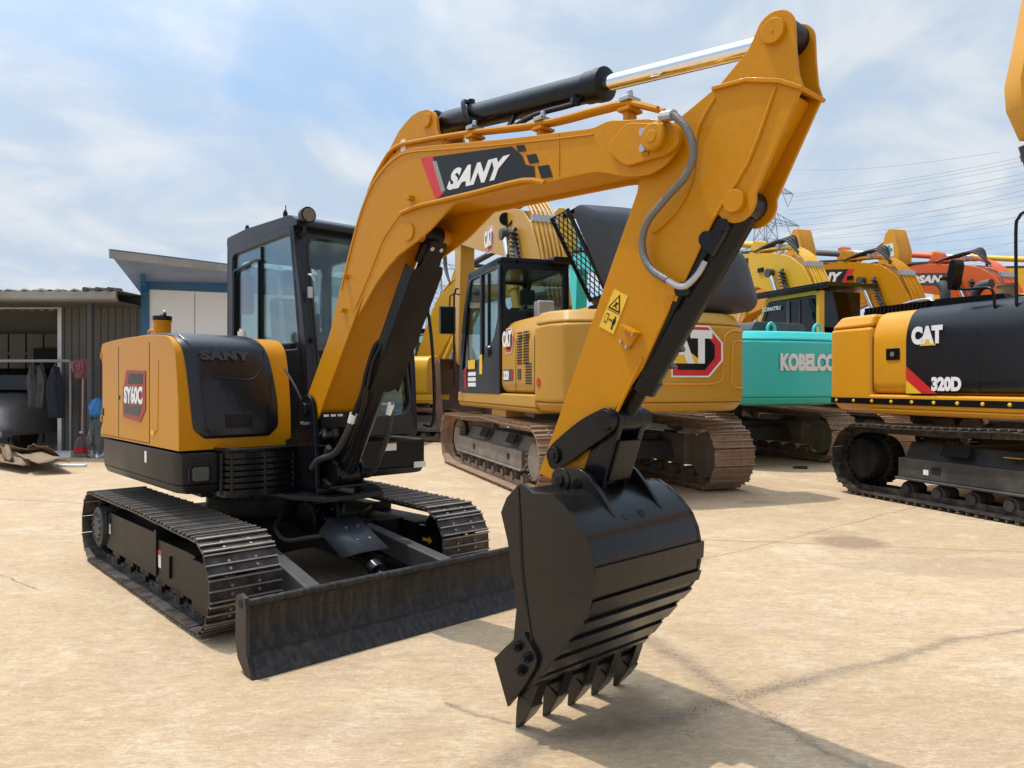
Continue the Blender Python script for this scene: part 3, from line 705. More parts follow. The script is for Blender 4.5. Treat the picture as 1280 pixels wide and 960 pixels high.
# weld flanges along the plate edges
w = MB()
off = inset(bo0, .026)
w.tube([(x,-BW-.003,z) for x, z in off[2:12]], .004, 6, 3); w.tube([(x,-BW-.002,z) for x, z in off[22:30]], .004, 6, 3)
w.tube([(3.05,-BW-.002,2.275),(2.92,-BW-.012,2.31),(2.60,-BW-.012,2.32),(2.36,-BW-.012,2.33),(2.1,-BW-.01,2.34),(1.95,-BW-.008,2.33)], .012, 8, 3)
w.box(3.135,3.141,-BW-.004,-BW,2.29,2.465)
w.build('weld_bead', M['yellow'], boom)
w = MB()
npl = [S.ab(x, y, -.15) for x, y in ((763,180),(785,154),(837,155),(850,165),(852,178),(840,192),(785,209),(762,191))]
w.prism(roundpoly([tuple(q) for q in npl], .03), -.163, -.142)
w.prism(roundpoly([tuple(q) for q in inset([tuple(q) for q in npl],-.0)], .03), .142, .163)
pc = S.ab(822, 173, -.165)
w.rev((pc[0],-.205,pc[1]), (pc[0],.205,pc[1]), [(0,.046),(.02,.052),(.1,.052),(.105,.07),(.895,.07),(.9,.052),(.98,.052),(1,.046)], 36)
w.rev((pc[0],-.21,pc[1]), (pc[0],-.204,pc[1]), [(0,.022),(1,.026)], 24)
nose = w.build('nose_plate', M['yellow'], boom, .004)
w = MB()
for px in ((806,166),(806,186)):
    q = S.ab(*px, -.165); w.bolt((q[0],-.163,q[1]), (0,-1,0), .018, .02)
w.build('bolt', M['steel'], nose)
w = MB(); w.prism([(x-.005,z) for x, z in (S.ab(804,160,-.165),S.ab(812,160,-.165),S.ab(812,194,-.165),S.ab(804,194,-.165))], -.168, -.163); w.build('keeper_plate', M['yellow'], nose)
w = MB()
w.cyl((2.118,-.105,2.805),(2.118,.105,2.805),.038,n=24); w.cyl((2.021,-.15,2.218),(2.021,.15,2.218),.045,n=24)
w.build('pin', M['yellow'], boom, .002)
w = MB(); w.cyl((1.80,-.0915,2.72),(1.80,-.089,2.72),.016,n=14); w.cyl((1.80,.0895,2.72),(1.80,.0915,2.72),.016,n=14); w.build('pin_hole', M['dark'], boom)
w = MB(); w.box(1.865,1.91,-.0925,-.0905,2.685,2.76); w.build('sticker', M['white'], boom)
w = MB()
for p in ((515,248),(434,346),(431,388)):
    q = S.ab(*p, -.145); w.box(q[0]-.02,q[0]+.015,-BW-.035,-BW,q[1]-.012,q[1]+.012)
w.build('hose_lug', M['yellow'], boom, .003)
# side decal
d = MB(); o = (0,-BW-.0025,0); X = (1,0,0); Z = (0,0,1)
def A(px, py): q = S.ab(px, py, -.1425); return (q[0], q[1])
plate(d, [A(526,198),A(640,183),A(653,195),A(657,206),A(668,208),A(669,224),A(545,250)], o, X, Z, 0, .0012, 0)
plate(d, [A(526,198),A(541,196),A(556,240),A(545,250)], o, X, Z, .0012, .002, 1)
plate(d, [A(541,202),A(546,201),A(557,238),A(552,240)], o, X, Z, .002, .0026, 2)
for q in (((645,182),(655,181),(658,189),(648,190)), ((658,194),(670,192),(674,203),(662,205)), ((672,208),(686,206),(691,221),(677,223))):
    plate(d, [A(*k) for k in q], o, X, Z, 0, .0012, 0)
dec = d.build('side_decal', [M['decal'], M['red'], M['grey']], boom)
BL, BR_, TL, TR = (Vector(A(*k)) for k in ((559,237.5),(624,223),(567,210),(638,194)))
dx = (BR_-BL).normalized(); nx = Vector((-dx.y, dx.x)); hh = (TL-BL).dot(nx); c = (BL+TR)/2
lettering('decal_lettering', 'SANY', M['white'], dec, (c.x,-BW-.0050,c.y), (dx.x,0,dx.y), (nx.x,0,nx.y), (TR-BL).dot(dx), hh, .0012, .058, shear=max(0,(TL-BL).dot(dx)/hh), gap=1.08)
# hard lines and clamps on the top plate
h = MB()
for y in (-.10, -.06):
    h.tube([(1.30,y-.0,2.10),(1.52,y,2.50),(1.68,y,2.66),(1.83,y,2.73),(2.1,y,2.705),(2.5,y,2.645),(2.98,y,2.562),(3.30,y,2.535),(3.47,y,2.515),(3.62,y,2.45)], .012, 8, 6)
pipe = h.build('steel_pipe', M['yellow'], boom)
for a, z in ((2.50,2.645),(2.98,2.56),(3.47,2.51)):
    h = MB(); h.box(a-.03,a+.03,-.125,-.035,z-.03,z-.016); h.box(a-.012,a+.012,-.11,-.05,z-.09,z-.03); cl = h.build('pipe_bracket', M['yellow'], boom, .003)
    h = MB(); h.box(a-.025,a+.025,-.12,-.04,z+.012,z+.03); h.bolt((a,-.08,z+.03),(0,0,1),.014,.03); h.build('clamp', M['steel'], cl, .003)

# ---- arm ram
p0 = Vector((2.118,0,2.805)); p1 = Vector((4.095,0,2.585)); dd = (p1-p0).normalized(); up = Vector((-dd.z,0,dd.x))
c = MB(); L1 = 1.13
c.cyl(p0-Vector((0,.045,0)), p0+Vector((0,.045,0)), .065)
c.rev(p0+dd*.04, p0+dd*L1, [(0,.055),(.02,.062),(.94,.062),(.945,.068),(1,.068)], 32)
c.rev(p0+dd*L1, p0+dd*(L1+.045), [(0,.072),(.8,.072),(1,.05)], 32)
acy = c.build('arm_ram', M['black'], ex)
c = MB(); c.cyl(p0+dd*(L1+.02), p1-dd*.05, .034, n=28); c.build('ram_rod', M['chrome'], acy)
c = MB(); c.cyl(p1-Vector((0,.080,0)), p1+Vector((0,.038,0)), .056); c.build('rod_eye', M['blackm'], acy, .003)
c = MB()
def q(t, y, hgt): v = p0+dd*t+up*hgt; return (v.x, y, v.z)
c.tube([q(.25,-.02,.07),q(.26,-.06,.06),q(.30,-.075,0),q(.35,-.07,-.07),q(.33,-.05,-.11)], .013, 8)
c.tube([q(.16,-.05,-.10),q(.45,-.05,-.11),q(.62,-.05,-.12),q(.80,-.055,-.085),q(1.03,-.05,-.075),q(1.06,-.03,-.05)], .013, 8, 3)
for t in (.3,.62,1.06): c.cyl(q(t,-.05,-.11+.035*(t>1)), q(t,-.02,-.05), .014, n=8)
c.bolt(q(.25,0,.06), up, .02, .03); c.bolt(q(1.04,-.05,-.08), up, .022, .03)
c.build('hydraulic_pipe', M['black'], acy)

# ---- boom ram with its cover
p0 = Vector((1.09,0,.82)); p1 = Vector((2.021,0,2.218)); dd = (p1-p0).normalized(); up = Vector((dd.z,0,-dd.x))
c = MB(); c.cyl(p0-Vector((0,.07,0)), p0+Vector((0,.07,0)), .075)
c.rev(p0, p0+dd*1.02, [(0,.062),(.92,.066),(.925,.074),(1,.074)], 30)
bcy = c.build('boom_ram', M['black'], ex)
c = MB(); c.cyl(p0+dd*1.0, p1-dd*.08, .032); c.build('ram_rod', M['chrome'], bcy)
c = MB(); c.cyl(p1-Vector((0,.06,0)), p1+Vector((0,.06,0)), .052); c.cyl(p1-dd*.16, p1-dd*.02, .04); c.build('rod_eye', M['blackm'], bcy)
c = MB()
def q(t, y, hgt): v = p0+dd*t+up*hgt; return (v.x, y, v.z)
T = [(.70,-.10),(.70,.04),(.74,.10),(1.05,.10),(1.50,.10),(1.54,.085),(1.54,.06),(1.68,.055),(1.68,-.05),(1.54,-.06),(1.50,-.10)]
n = len(T)
c.add([q(t,y,.086) for t, y in T]+[q(t,y,.092) for t, y in T], [tuple(range(n-1,-1,-1)), tuple(range(n,2*n))]+[(i,(i+1)%n,(i+1)%n+n,i+n) for i in range(n)])
for y in (-.10,.094): c.add([q(.70,y,.0),q(1.50,y,.0),q(1.50,y,.092),q(.70,y,.092),q(.70,y+.006,.0),q(1.50,y+.006,.0),q(1.50,y+.006,.092),q(.70,y+.006,.092)], [(0,3,2,1),(4,5,6,7),(0,1,5,4),(1,2,6,5),(2,3,7,6),(3,0,4,7)])
cov = c.build('ram_cover', M['steelblk'], bcy, .002)
c = MB()
for y in (-.03,.03): c.cyl(q(1.64,y,.092), q(1.64,y,.096), .012, n=12)
c.build('bolt', M['steel'], cov)
c = MB(); c.cyl(q(1.575,0,.0925), q(1.575,0,.0935), .02, n=12); c.build('slot', M['dark'], cov)
c = MB()
c.tube([q(1.0,-.085,.0),q(.95,-.11,.0),q(.8,-.12,.02),q(.66,-.11,.03),q(.5,-.115,.03)], .014, 8)
c.tube([q(1.02,-.085,.04),q(.9,-.12,.05),q(.7,-.11,.07),q(.5,-.09,.07),q(.2,-.07,.06)], .012, 8)
c.build('hydraulic_pipe', M['black'], bcy)
c = MB()
c.tube([q(.50,-.115,.03),q(.38,-.12,.04),q(.2,-.14,.02),(1.06,-.17,.92),(.97,-.17,.86)], .02, 10)
c.tube([q(.62,.07,.10),q(.45,.10,.13),q(.22,.12,.12),q(.05,.13,.08),(1.02,.10,.80)], .018, 10)
c.tube([(1.0,-.10,.78),(1.12,-.08,.74),(1.2,.0,.72)], .018, 10)
c.build('hydraulic_hose', M['rubber'], bcy)
c = MB(); c.cyl(q(.50,-.115,.03), q(.44,-.115,.035), .023, n=12); c.cyl(q(.62,.07,.10), q(.55,.075,.11), .022, n=12); c.build('hose_tag', M['white'], bcy)

# ---- arm
sp = circ(4.095,2.576,.072,13,160,0)+[(4.170,2.50),(4.178,2.413),(4.192,2.368)]+\
     circ(3.952,2.038,.076,10,10,-130)+[(3.878,2.005),(3.855,1.99),(3.831,1.948),(3.739,1.799),(3.544,1.462),(3.357,1.235),(3.30,1.13),(3.24,.99),(3.20,.945),(3.15,.94),(3.05,.98),(2.972,1.0)]+\
     [(3.198,1.468),(3.40,1.90),(3.52,2.15),(3.545,2.27),(3.60,2.345),(3.739,2.40),(3.889,2.465),(3.998,2.549)]
AW = .10; AF = .055
a = MB()
a.prism(sp, -AW, -AW+.014); a.prism(sp, AF-.014, AF)
body = [p for p in inset(sp[8:], .03)]
core = [(4.15,2.36),(4.10,2.40),(3.95,2.42),(3.72,2.375),(3.585,2.31),(3.55,2.16),(3.215,1.46),(3.0,1.03),(3.16,.96),(3.22,.99),(3.27,1.13),(3.33,1.24),(3.52,1.47),(3.72,1.81),(3.82,1.97),(3.90,2.06),(3.97,2.08)]
a.prism(core, -AW+.013, AF-.013)
a.prism([(3.86,2.462),(4.00,2.452),(4.12,2.412),(4.198,2.364),(4.190,2.352),(4.11,2.398),(3.99,2.438),(3.86,2.446)], -AW-.012, AF+.008)
arm = a.build('arm', M['yellow'], ex, .004)
w = MB()
w.tube([(4.10,-AW-.001,2.39),(4.0,-AW-.002,2.16),(3.86,-AW-.002,1.985),(3.70,-AW-.002,1.71)], .007, 8, 3)
w.tube([(3.87,-AW-.001,2.42),(3.80,-AW-.003,2.32),(3.775,-AW-.003,2.15),(3.70,-AW-.003,2.04),(3.60,-AW-.002,1.98)], .006, 8, 5)
w.tube([(3.55,-AW-.001,1.50),(3.40,-AW-.003,1.25),(3.30,-AW-.003,1.06)], .007, 8, 3)
w.build('weld_bead', M['yellow'], arm)
w = MB()
w.cyl((4.095,-.118,2.576),(4.095,.070,2.576),.042,n=32); w.cyl((3.952,-.122,2.035),(3.952,.074,2.035),.040,n=32)
w.cyl((4.095,-.120,2.576),(4.095,-.1175,2.576),.006,n=8); pins = w.build('pin', M['yellow'], arm, .003)
w = MB()
hp = [S.ab(x, y, -.15) for x, y in ((852,148),(866,163),(873,190),(862,220),(833,250),(808,280),(801,310),(811,335),(832,350))]
w.tube([(x, -.20+.06*min(1, i/6), z) for i, (x, z) in enumerate(hp)], .0145, 10, 6)
hs = w.build('braided_hose', M['hose'], arm)
w = MB(); h0 = hp[-1]; w.tube([(h0[0],-.14,h0[1]),(h0[0]+.06,-.13,h0[1]-.03),(h0[0]+.10,-.10,h0[1]+.01),(h0[0]+.13,-.09,h0[1]+.06)], .012, 8)
w.cyl((hp[0][0],-.20,hp[0][1]), (hp[0][0]-.07,-.17,hp[0][1]+.02), .02, n=10); w.build('hose_fitting', M['steel'], hs)
ws = MB(); o = (0,-AW-.0012,0)
def A2(px, py): q = S.ab(px, py, -.1012); return (q[0], q[1])
quad = [A2(768,361),A2(785,370),A2(767,418),A2(749,408)]
plate(ws, quad, o, X, Z, 0, .0012, 0)
def bil(u, v): # u across, v down
    p = Vector(quad[0]).lerp(Vector(quad[1]), u); r_ = Vector(quad[3]).lerp(Vector(quad[2]), u); k = p.lerp(r_, v); return (k.x, k.y)
def pl2(uv, mi): plate(ws, [bil(*k) for k in uv], o, X, Z, .0012+.0006*mi, .0018+.0006*mi, mi)
pl2([(.5,.06),(.92,.47),(.08,.47)], 1)
ws.m[-1] = 1
plate(ws, [bil(*k) for k in [(.5,.13),(.80,.43),(.20,.43)]], o, X, Z, .0024, .003, 0)
plate(ws, [bil(*k) for k in [(.40,.26),(.62,.26),(.60,.31),(.54,.33),(.66,.40),(.58,.41),(.48,.36),(.40,.41),(.34,.39),(.46,.31)]], o, X, Z, .003, .0036, 1)
plate(ws, [bil(*k) for k in [(.06,.495),(.94,.495),(.94,.51),(.06,.51)]], o, X, Z, .0012, .002, 1)
for r_ in ([(.14,.60),(.34,.60),(.34,.84),(.14,.84)],): 
    plate(ws, [bil(*k) for k in r_], o, X, Z, .0012, .0018, 1); plate(ws, [bil(*k) for k in [(.18,.63),(.30,.63),(.30,.81),(.18,.81)]], o, X, Z, .0018, .0024, 0)
plate(ws, [bil(*k) for k in [(.38,.72),(.46,.68),(.46,.71),(.56,.71),(.56,.68),(.64,.72),(.56,.76),(.56,.73),(.46,.73),(.46,.76)]], o, X, Z, .0012, .002, 1)
plate(ws, [bil(*k) for k in [(.72,.58),(.80,.58),(.80,.64),(.86,.67),(.84,.78),(.80,.80),(.82,.92),(.72,.92),(.70,.80),(.66,.78),(.68,.66),(.72,.64)]], o, X, Z, .0012, .002, 1)
ws.build('warning_sticker', [M['stkyel'], M['black']], arm)
w = MB(); qd = [A2(786,409),A2(797,415),A2(787,437),A2(778,427)]
plate(w, [A2(782,410),A2(800,417),A2(787,437),A2(776,428)], o, X, Z, 0, .012); plate(w, [A2(785,406),A2(803,416),A2(800,419),A2(783,409)], o, X, Z, 0, .05)
cvp = w.build('cover_plate', M['yellow'], arm, .002)
w = MB()
for k in ((784,411),(794,418),(779,427),(786,434)): q_ = A2(*k); w.bolt((q_[0],-AW-.013,q_[1]), (0,-1,0), .008, .008)
w.build('bolt', M['steel'], cvp)

# ---- bucket ram and links
p0 = Vector((3.952,-.022,2.035)); p1 = Vector((3.395,-.022,1.255)); dd = (p1-p0).normalized(); up = Vector((dd.z,0,-dd.x))
c = MB(); c.cyl(p0-Vector((0,.045,0)), p0+Vector((0,.045,0)), .052)
c.rev(p0+dd*.03, p0+dd*.80, [(0,.048),(.03,.056),(.92,.056),(.93,.063),(1,.063)], 30); kcy = c.build('bucket_ram', M['black'], ex)
c = MB(); c.cyl(p0+dd*.79, p1, .032); c.cyl(p1-Vector((0,.06,0)), p1+Vector((0,.06,0)), .05); c.build('ram_rod', M['blackm'], kcy)
c = MB()
def q(t, y, hgt): v = p0+dd*t+up*hgt; return (v.x, y, v.z)
c.box(0,0,0,0,0,0)
c = MB(); c.bar(q(.10,-.075,.0), q(.20,-.08,.0), .05, .06, (0,1,0)); c.bar(q(.20,-.08,.02), q(.44,-.08,.02), .035, .035, (0,1,0)); c.cyl(q(.16,-.11,.03), q(.16,-.06,.03), .03, n=10)
c.cyl(q(.36,-.12,.01), q(.36,-.06,.01), .028, n=10); c.cyl(q(.09,-.11,.0), q(.09,-.06,.0), .025, n=10)
c.tube([q(.44,-.08,.02),q(.6,-.075,.015),q(.76,-.07,.0)], .013, 8)
for t in (.58,.66): c.cyl(q(t,0,0), q(t+.008,0,0), .060, n=24)
c.build('hydraulic_pipe', M['black'], kcy, .003)
c = MB()
la = (3.104,1.093); lb = (3.395,1.255); mid = (3.26,1.225)
arc = [Vector((3.085,1.045)),Vector((3.16,1.07)),Vector((3.25,1.10)),Vector((3.33,1.165)),Vector((3.42,1.20))]
lk = [(3.06,1.07),(3.075,1.04),(3.11,1.03),(3.15,1.05),(3.22,1.085),(3.30,1.135),(3.40,1.195),(3.43,1.235),(3.425,1.285),(3.39,1.305),(3.34,1.29),(3.26,1.255),(3.17,1.20),(3.08,1.135),(3.06,1.10)]
lk = [(v.x, v.y) for v in catmull([(x, z, 0) for x, z in lk], 3, True)]
for y in (-.135, .075): c.prism(lk, y, y+.022)
link = c.build('bucket_link', M['black'], ex, .005)
c = MB(); c.cyl((la[0],-.15,la[1]),(la[0],.11,la[1]),.036,n=24); c.cyl((lb[0],-.155,lb[1]),(lb[0],.115,lb[1]),.042,n=24)
c.cyl((la[0],-.156,la[1]),(la[0],-.15,la[1]),.018,n=20); c.build('pin', M['blackm'], link, .003)
c = MB()
c.prism(stadium((3.395,1.255), (3.29,.99), .05, .06), -.110, -.078); c.prism(stadium((3.395,1.255), (3.29,.99), .05, .06), .034, .066); c.prism([(3.345,1.19),(3.43,1.17),(3.37,1.0),(3.25,1.0),(3.27,1.06)], -.09, .05)
c.build('bucket_push_link', M['black'], ex, .006)

# ---- bucket
bn, bf = -.39, .30
side = [(3.145,.99),(3.165,1.0),(3.20,.985),(3.235,.968),(3.29,.975),(3.34,.975),(3.40,.945),(3.455,.907),(3.51,.85),(3.54,.79),(3.555,.72),(3.552,.65),(3.535,.575),(3.49,.51),(3.432,.443),(3.35,.345),(3.29,.27),(3.245,.225),(3.20,.19),(3.14,.19),(3.11,.25),(3.12,.35),(3.14,.50),(3.115,.63),(3.085,.76),(3.045,.87),(3.08,.935)]
b = MB()
b.prism(side, bn, bn+.018); b.prism(side, bf-.018, bf)
back = [(3.19,.985),(3.235,.965),(3.29,.972),(3.34,.972),(3.40,.942),(3.455,.904),(3.507,.85),(3.537,.79),(3.550,.72),(3.547,.65),(3.53,.577),(3.486,.512),(3.428,.446),(3.346,.348),(3.286,.273),(3.245,.23),(3.205,.195)]
back = [(v.x, v.y) for v in catmull([(x, z, 0) for x, z in back], 4)]
inn = inset(back+[(3.0,.5)], .014)[:len(back)]
b.prism(back+inn[::-1], bn+.016, bf-.016)
# wear strips standing on the lower back
for (a0,z0),(a1,z1),t in (((3.556,.735),(3.552,.665),.010),((3.549,.61),(3.535,.567),.004),((3.50,.525),(3.455,.475),.009),((3.425,.438),(3.375,.378),.009),((3.345,.345),(3.30,.288),.009),((3.27,.256),(3.235,.216),.008)):
    v = Vector((a1-a0, z1-z0)).normalized(); nn = Vector((-v.y, v.x)); 
    if nn.x < 0: nn = -nn
    b.prism([(a0,z0),(a1,z1),(a1+nn.x*t,z1+nn.y*t),(a0+nn.x*t,z0+nn.y*t)], bn, bf)
b.prism([(3.27,.262),(3.21,.19),(3.175,.155),(3.17,.172),(3.20,.21),(3.245,.262)], bn+.01, bf-.01)
bucket = b.build('bucket', M['bucketp'], ex, .004)
w = MB(); w.tube([(3.150,bn-.001,.985),(3.165,bn-.001,.80),(3.175,bn-.001,.66),(3.20,bn-.001,.52),(3.225,bn-.001,.40),(3.235,bn-.001,.33)], .006, 6, 3)
w.tube([(3.40,bn-.0005,.61),(3.52,bn-.0005,.62)], .002, 4, 1)
w.build('weld_bead', M['bucketp'], bucket)
w = MB()
ear = [(3.13,.955),(3.155,1.02),(3.20,1.05),(3.24,1.06),(3.30,1.055),(3.345,1.035),(3.41,.97),(3.48,.885),(3.36,.93),(3.20,.95)]
for y in (-.19, .11): w.prism(ear, y, y+.022)
for y in (-.196, .106):
    w.cyl((3.195,y,1.0), (3.195,y+.034,1.0), .052, n=24)
ears = w.build('bucket_ear', M['bucketp'], bucket, .004)
w = MB(); w.cyl((3.195,-.205,1.0),(3.195,-.192,1.0),.022,n=16); w.cyl((3.195,-.19,1.0),(3.195,.13,1.0),.03,n=20); w.cyl((3.29,-.19,.99),(3.29,.13,.99),.03,n=20)
w.build('pin', M['blackm'], bucket, .003)
w = MB()
for y in (-.10, .0): w.cyl((3.470,y-.02,.8695),(3.4822,y-.02,.8812),.018,n=20)
w.build('drain_hole', M['dark'], bucket)
for y, sd in ((bn, -1), (bf, 1)):
    w = MB(); w.prism([(3.175,.405),(3.20,.415),(3.26,.355),(3.275,.33),(3.262,.29),(3.20,.20),(3.105,.09),(3.02,.265),(3.09,.33)], y, y+sd*.018)
    sc = w.build('side_cutter', M['bucketp'], bucket, .004)
    w = MB()
    for a_, z_ in ((3.17,.355),(3.225,.325),(3.19,.265)): w.bolt((a_, y+sd*.018, z_), (0,sd,0), .022, .018); w.bolt((a_, y+sd*.036, z_), (0,sd,0), .012, .01)
    w.build('bolt', M['black'], sc)
for k in range(5):
    y = -.352+k*.1535
    w = MB()
    # adapter and pointed tip, leaning back as on the bucket lip
    def T_(u, v): # u along the tooth from lip to tip, v across thickness
        d_ = Vector((-.115,-.262)).normalized(); n_ = Vector((-d_.y, d_.x)); o_ = Vector((3.232,.262))
        p_ = o_+d_*u+n_*v; return (p_.x, p_.y)
    def sec(u, v0, v1, hw): a0 = T_(u, v0); a1 = T_(u, v1); return [(a0[0],y-hw,a0[1]),(a0[0],y+hw,a0[1]),(a1[0],y+hw,a1[1]),(a1[0],y-hw,a1[1])]
    ss = [sec(-.02,.005,.03,.020), sec(.05,-.028,.040,.027), sec(.13,-.030,.042,.029), sec(.135,-.036,.048,.034), sec(.20,-.024,.034,.031), sec(.286,-.004,.004,.020)]
    vs = [p for s_ in ss for p in s_]; fs = [(3,2,1,0), (20,21,22,23)]
    for i in range(5):
        for j in range(4): fs.append((i*4+j, i*4+(j+1)%4, (i+1)*4+(j+1)%4, (i+1)*4+j))
    w.add(vs, fs); tooth = w.build('bucket_tooth', M['bucketp'], bucket, .003)
# ------------------------------------------------------------------ 20-tonne machines
def big_tracks(root, shoe, frame, disc, n=49, rear_n=1):
    for sd in (-1, 1):
        y0, y1 = sorted((sd*.89, sd*1.49))
        P = belt_path(-1.96, 2.16, .46, .415, .415, .02, .045)
        belt(P, n, y0, y1, .012, .03, .014).build('track', [shoe, M['wornrust'] if shoe == M['rust'] else M['worn']], root)
        yi, yo = sd*1.02, sd*1.36
        mb = MB()
        mb.hexa([(-1.45,min(yi,yo),.28),(1.75,min(yi,yo),.28),(1.75,max(yi,yo),.28),(-1.45,max(yi,yo),.28),
                 (-1.45,min(yi,yo)+(.22 if sd<0 else 0),.70),(1.7,min(yi,yo)+(.22 if sd<0 else 0),.70),(1.7,max(yi,yo)-(.22 if sd>0 else 0),.70),(-1.45,max(yi,yo)-(.22 if sd>0 else 0),.70)])
        mb.prism([(-1.45,.27),(1.8,.27),(1.8,.30),(-1.45,.30)], yo-sd*.02, yo+sd*.04)
        mb.prism([(-1.42,.30),(1.8,.30),(1.8,.53),(-1.42,.53)], yo-sd*.10, yo+sd*.01)
        mb.prism([(1.78,.24),(2.0,.26),(2.16,.46),(2.0,.66),(1.78,.66)], yo-sd*.12, yo+sd*.0)
        fr = mb.build('track_frame', frame, root, .012)
        q = MB()
        for a in (-.9,.4): q.hexa([(a,yo-sd*.07,.585),(a+.35,yo-sd*.07,.585),(a+.35,yo-sd*.13,.700),(a,yo-sd*.13,.700),(a,yo-sd*.055,.60),(a+.35,yo-sd*.055,.60),(a+.35,yo-sd*.115,.715),(a,yo-sd*.115,.715)])
        for a in (-.95,.75): q.prism([(a,.38),(a+.12,.38),(a+.12,.46),(a,.46)], yo+sd*.006, yo+sd*.014)
        q.build('frame_slot', M['dark'], fr)
        for k in range(8):
            w = MB(); wheel(w, -1.35+k*.43, .155, sd*1.06, sd*1.34, .10, n=16); w.build('track_roller', frame, fr)
        w = MB(); wheel(w, 2.16, .46, sd*1.08, sd*1.30, .34); w.build('idler_wheel', frame, fr)
        w = MB(); w.rev((-1.96, sd*1.0, .46), (-1.96, sd*1.40, .46), [(0,.3),(.5,.3),(.55,.26),(.9,.25),(1,.22)], 36)
        for i in range(21):
            t = 2*math.pi*i/21; w.prism([(-1.96+.27*math.cos(t-.1), .46+.27*math.sin(t-.1)), (-1.96+.27*math.cos(t+.1), .46+.27*math.sin(t+.1)), (-1.96+.36*math.cos(t), .46+.36*math.sin(t))], sd*1.12, sd*1.22)
            w.bolt((-1.96+.235*math.cos(t), sd*1.40, .46+.235*math.sin(t)), (0,sd,0), .016, .02)
            w.bar((-1.96+.215*math.cos(t), sd*1.395, .46+.215*math.sin(t)), (-1.96+.26*math.cos(t), sd*1.37, .46+.26*math.sin(t)), .014, .014)
        w.build('drive_sprocket', disc, fr, .003)
    mb = MB(); mb.box(-.9,.9,-.95,.95,.42,.70); mb.cyl((0,0,.70),(0,0,1.05),.62,n=40)
    mb.hexa([(-1.2,-1.1,.35),(-.5,-1.1,.35),(-.3,1.1,.35),(-1.2,1.1,.35),(-1.1,-1.1,.6),(-.5,-1.1,.6),(-.4,1.1,.6),(-1.1,1.1,.6)])
    mb.build('carbody', M['dkgrey'], root, .02)

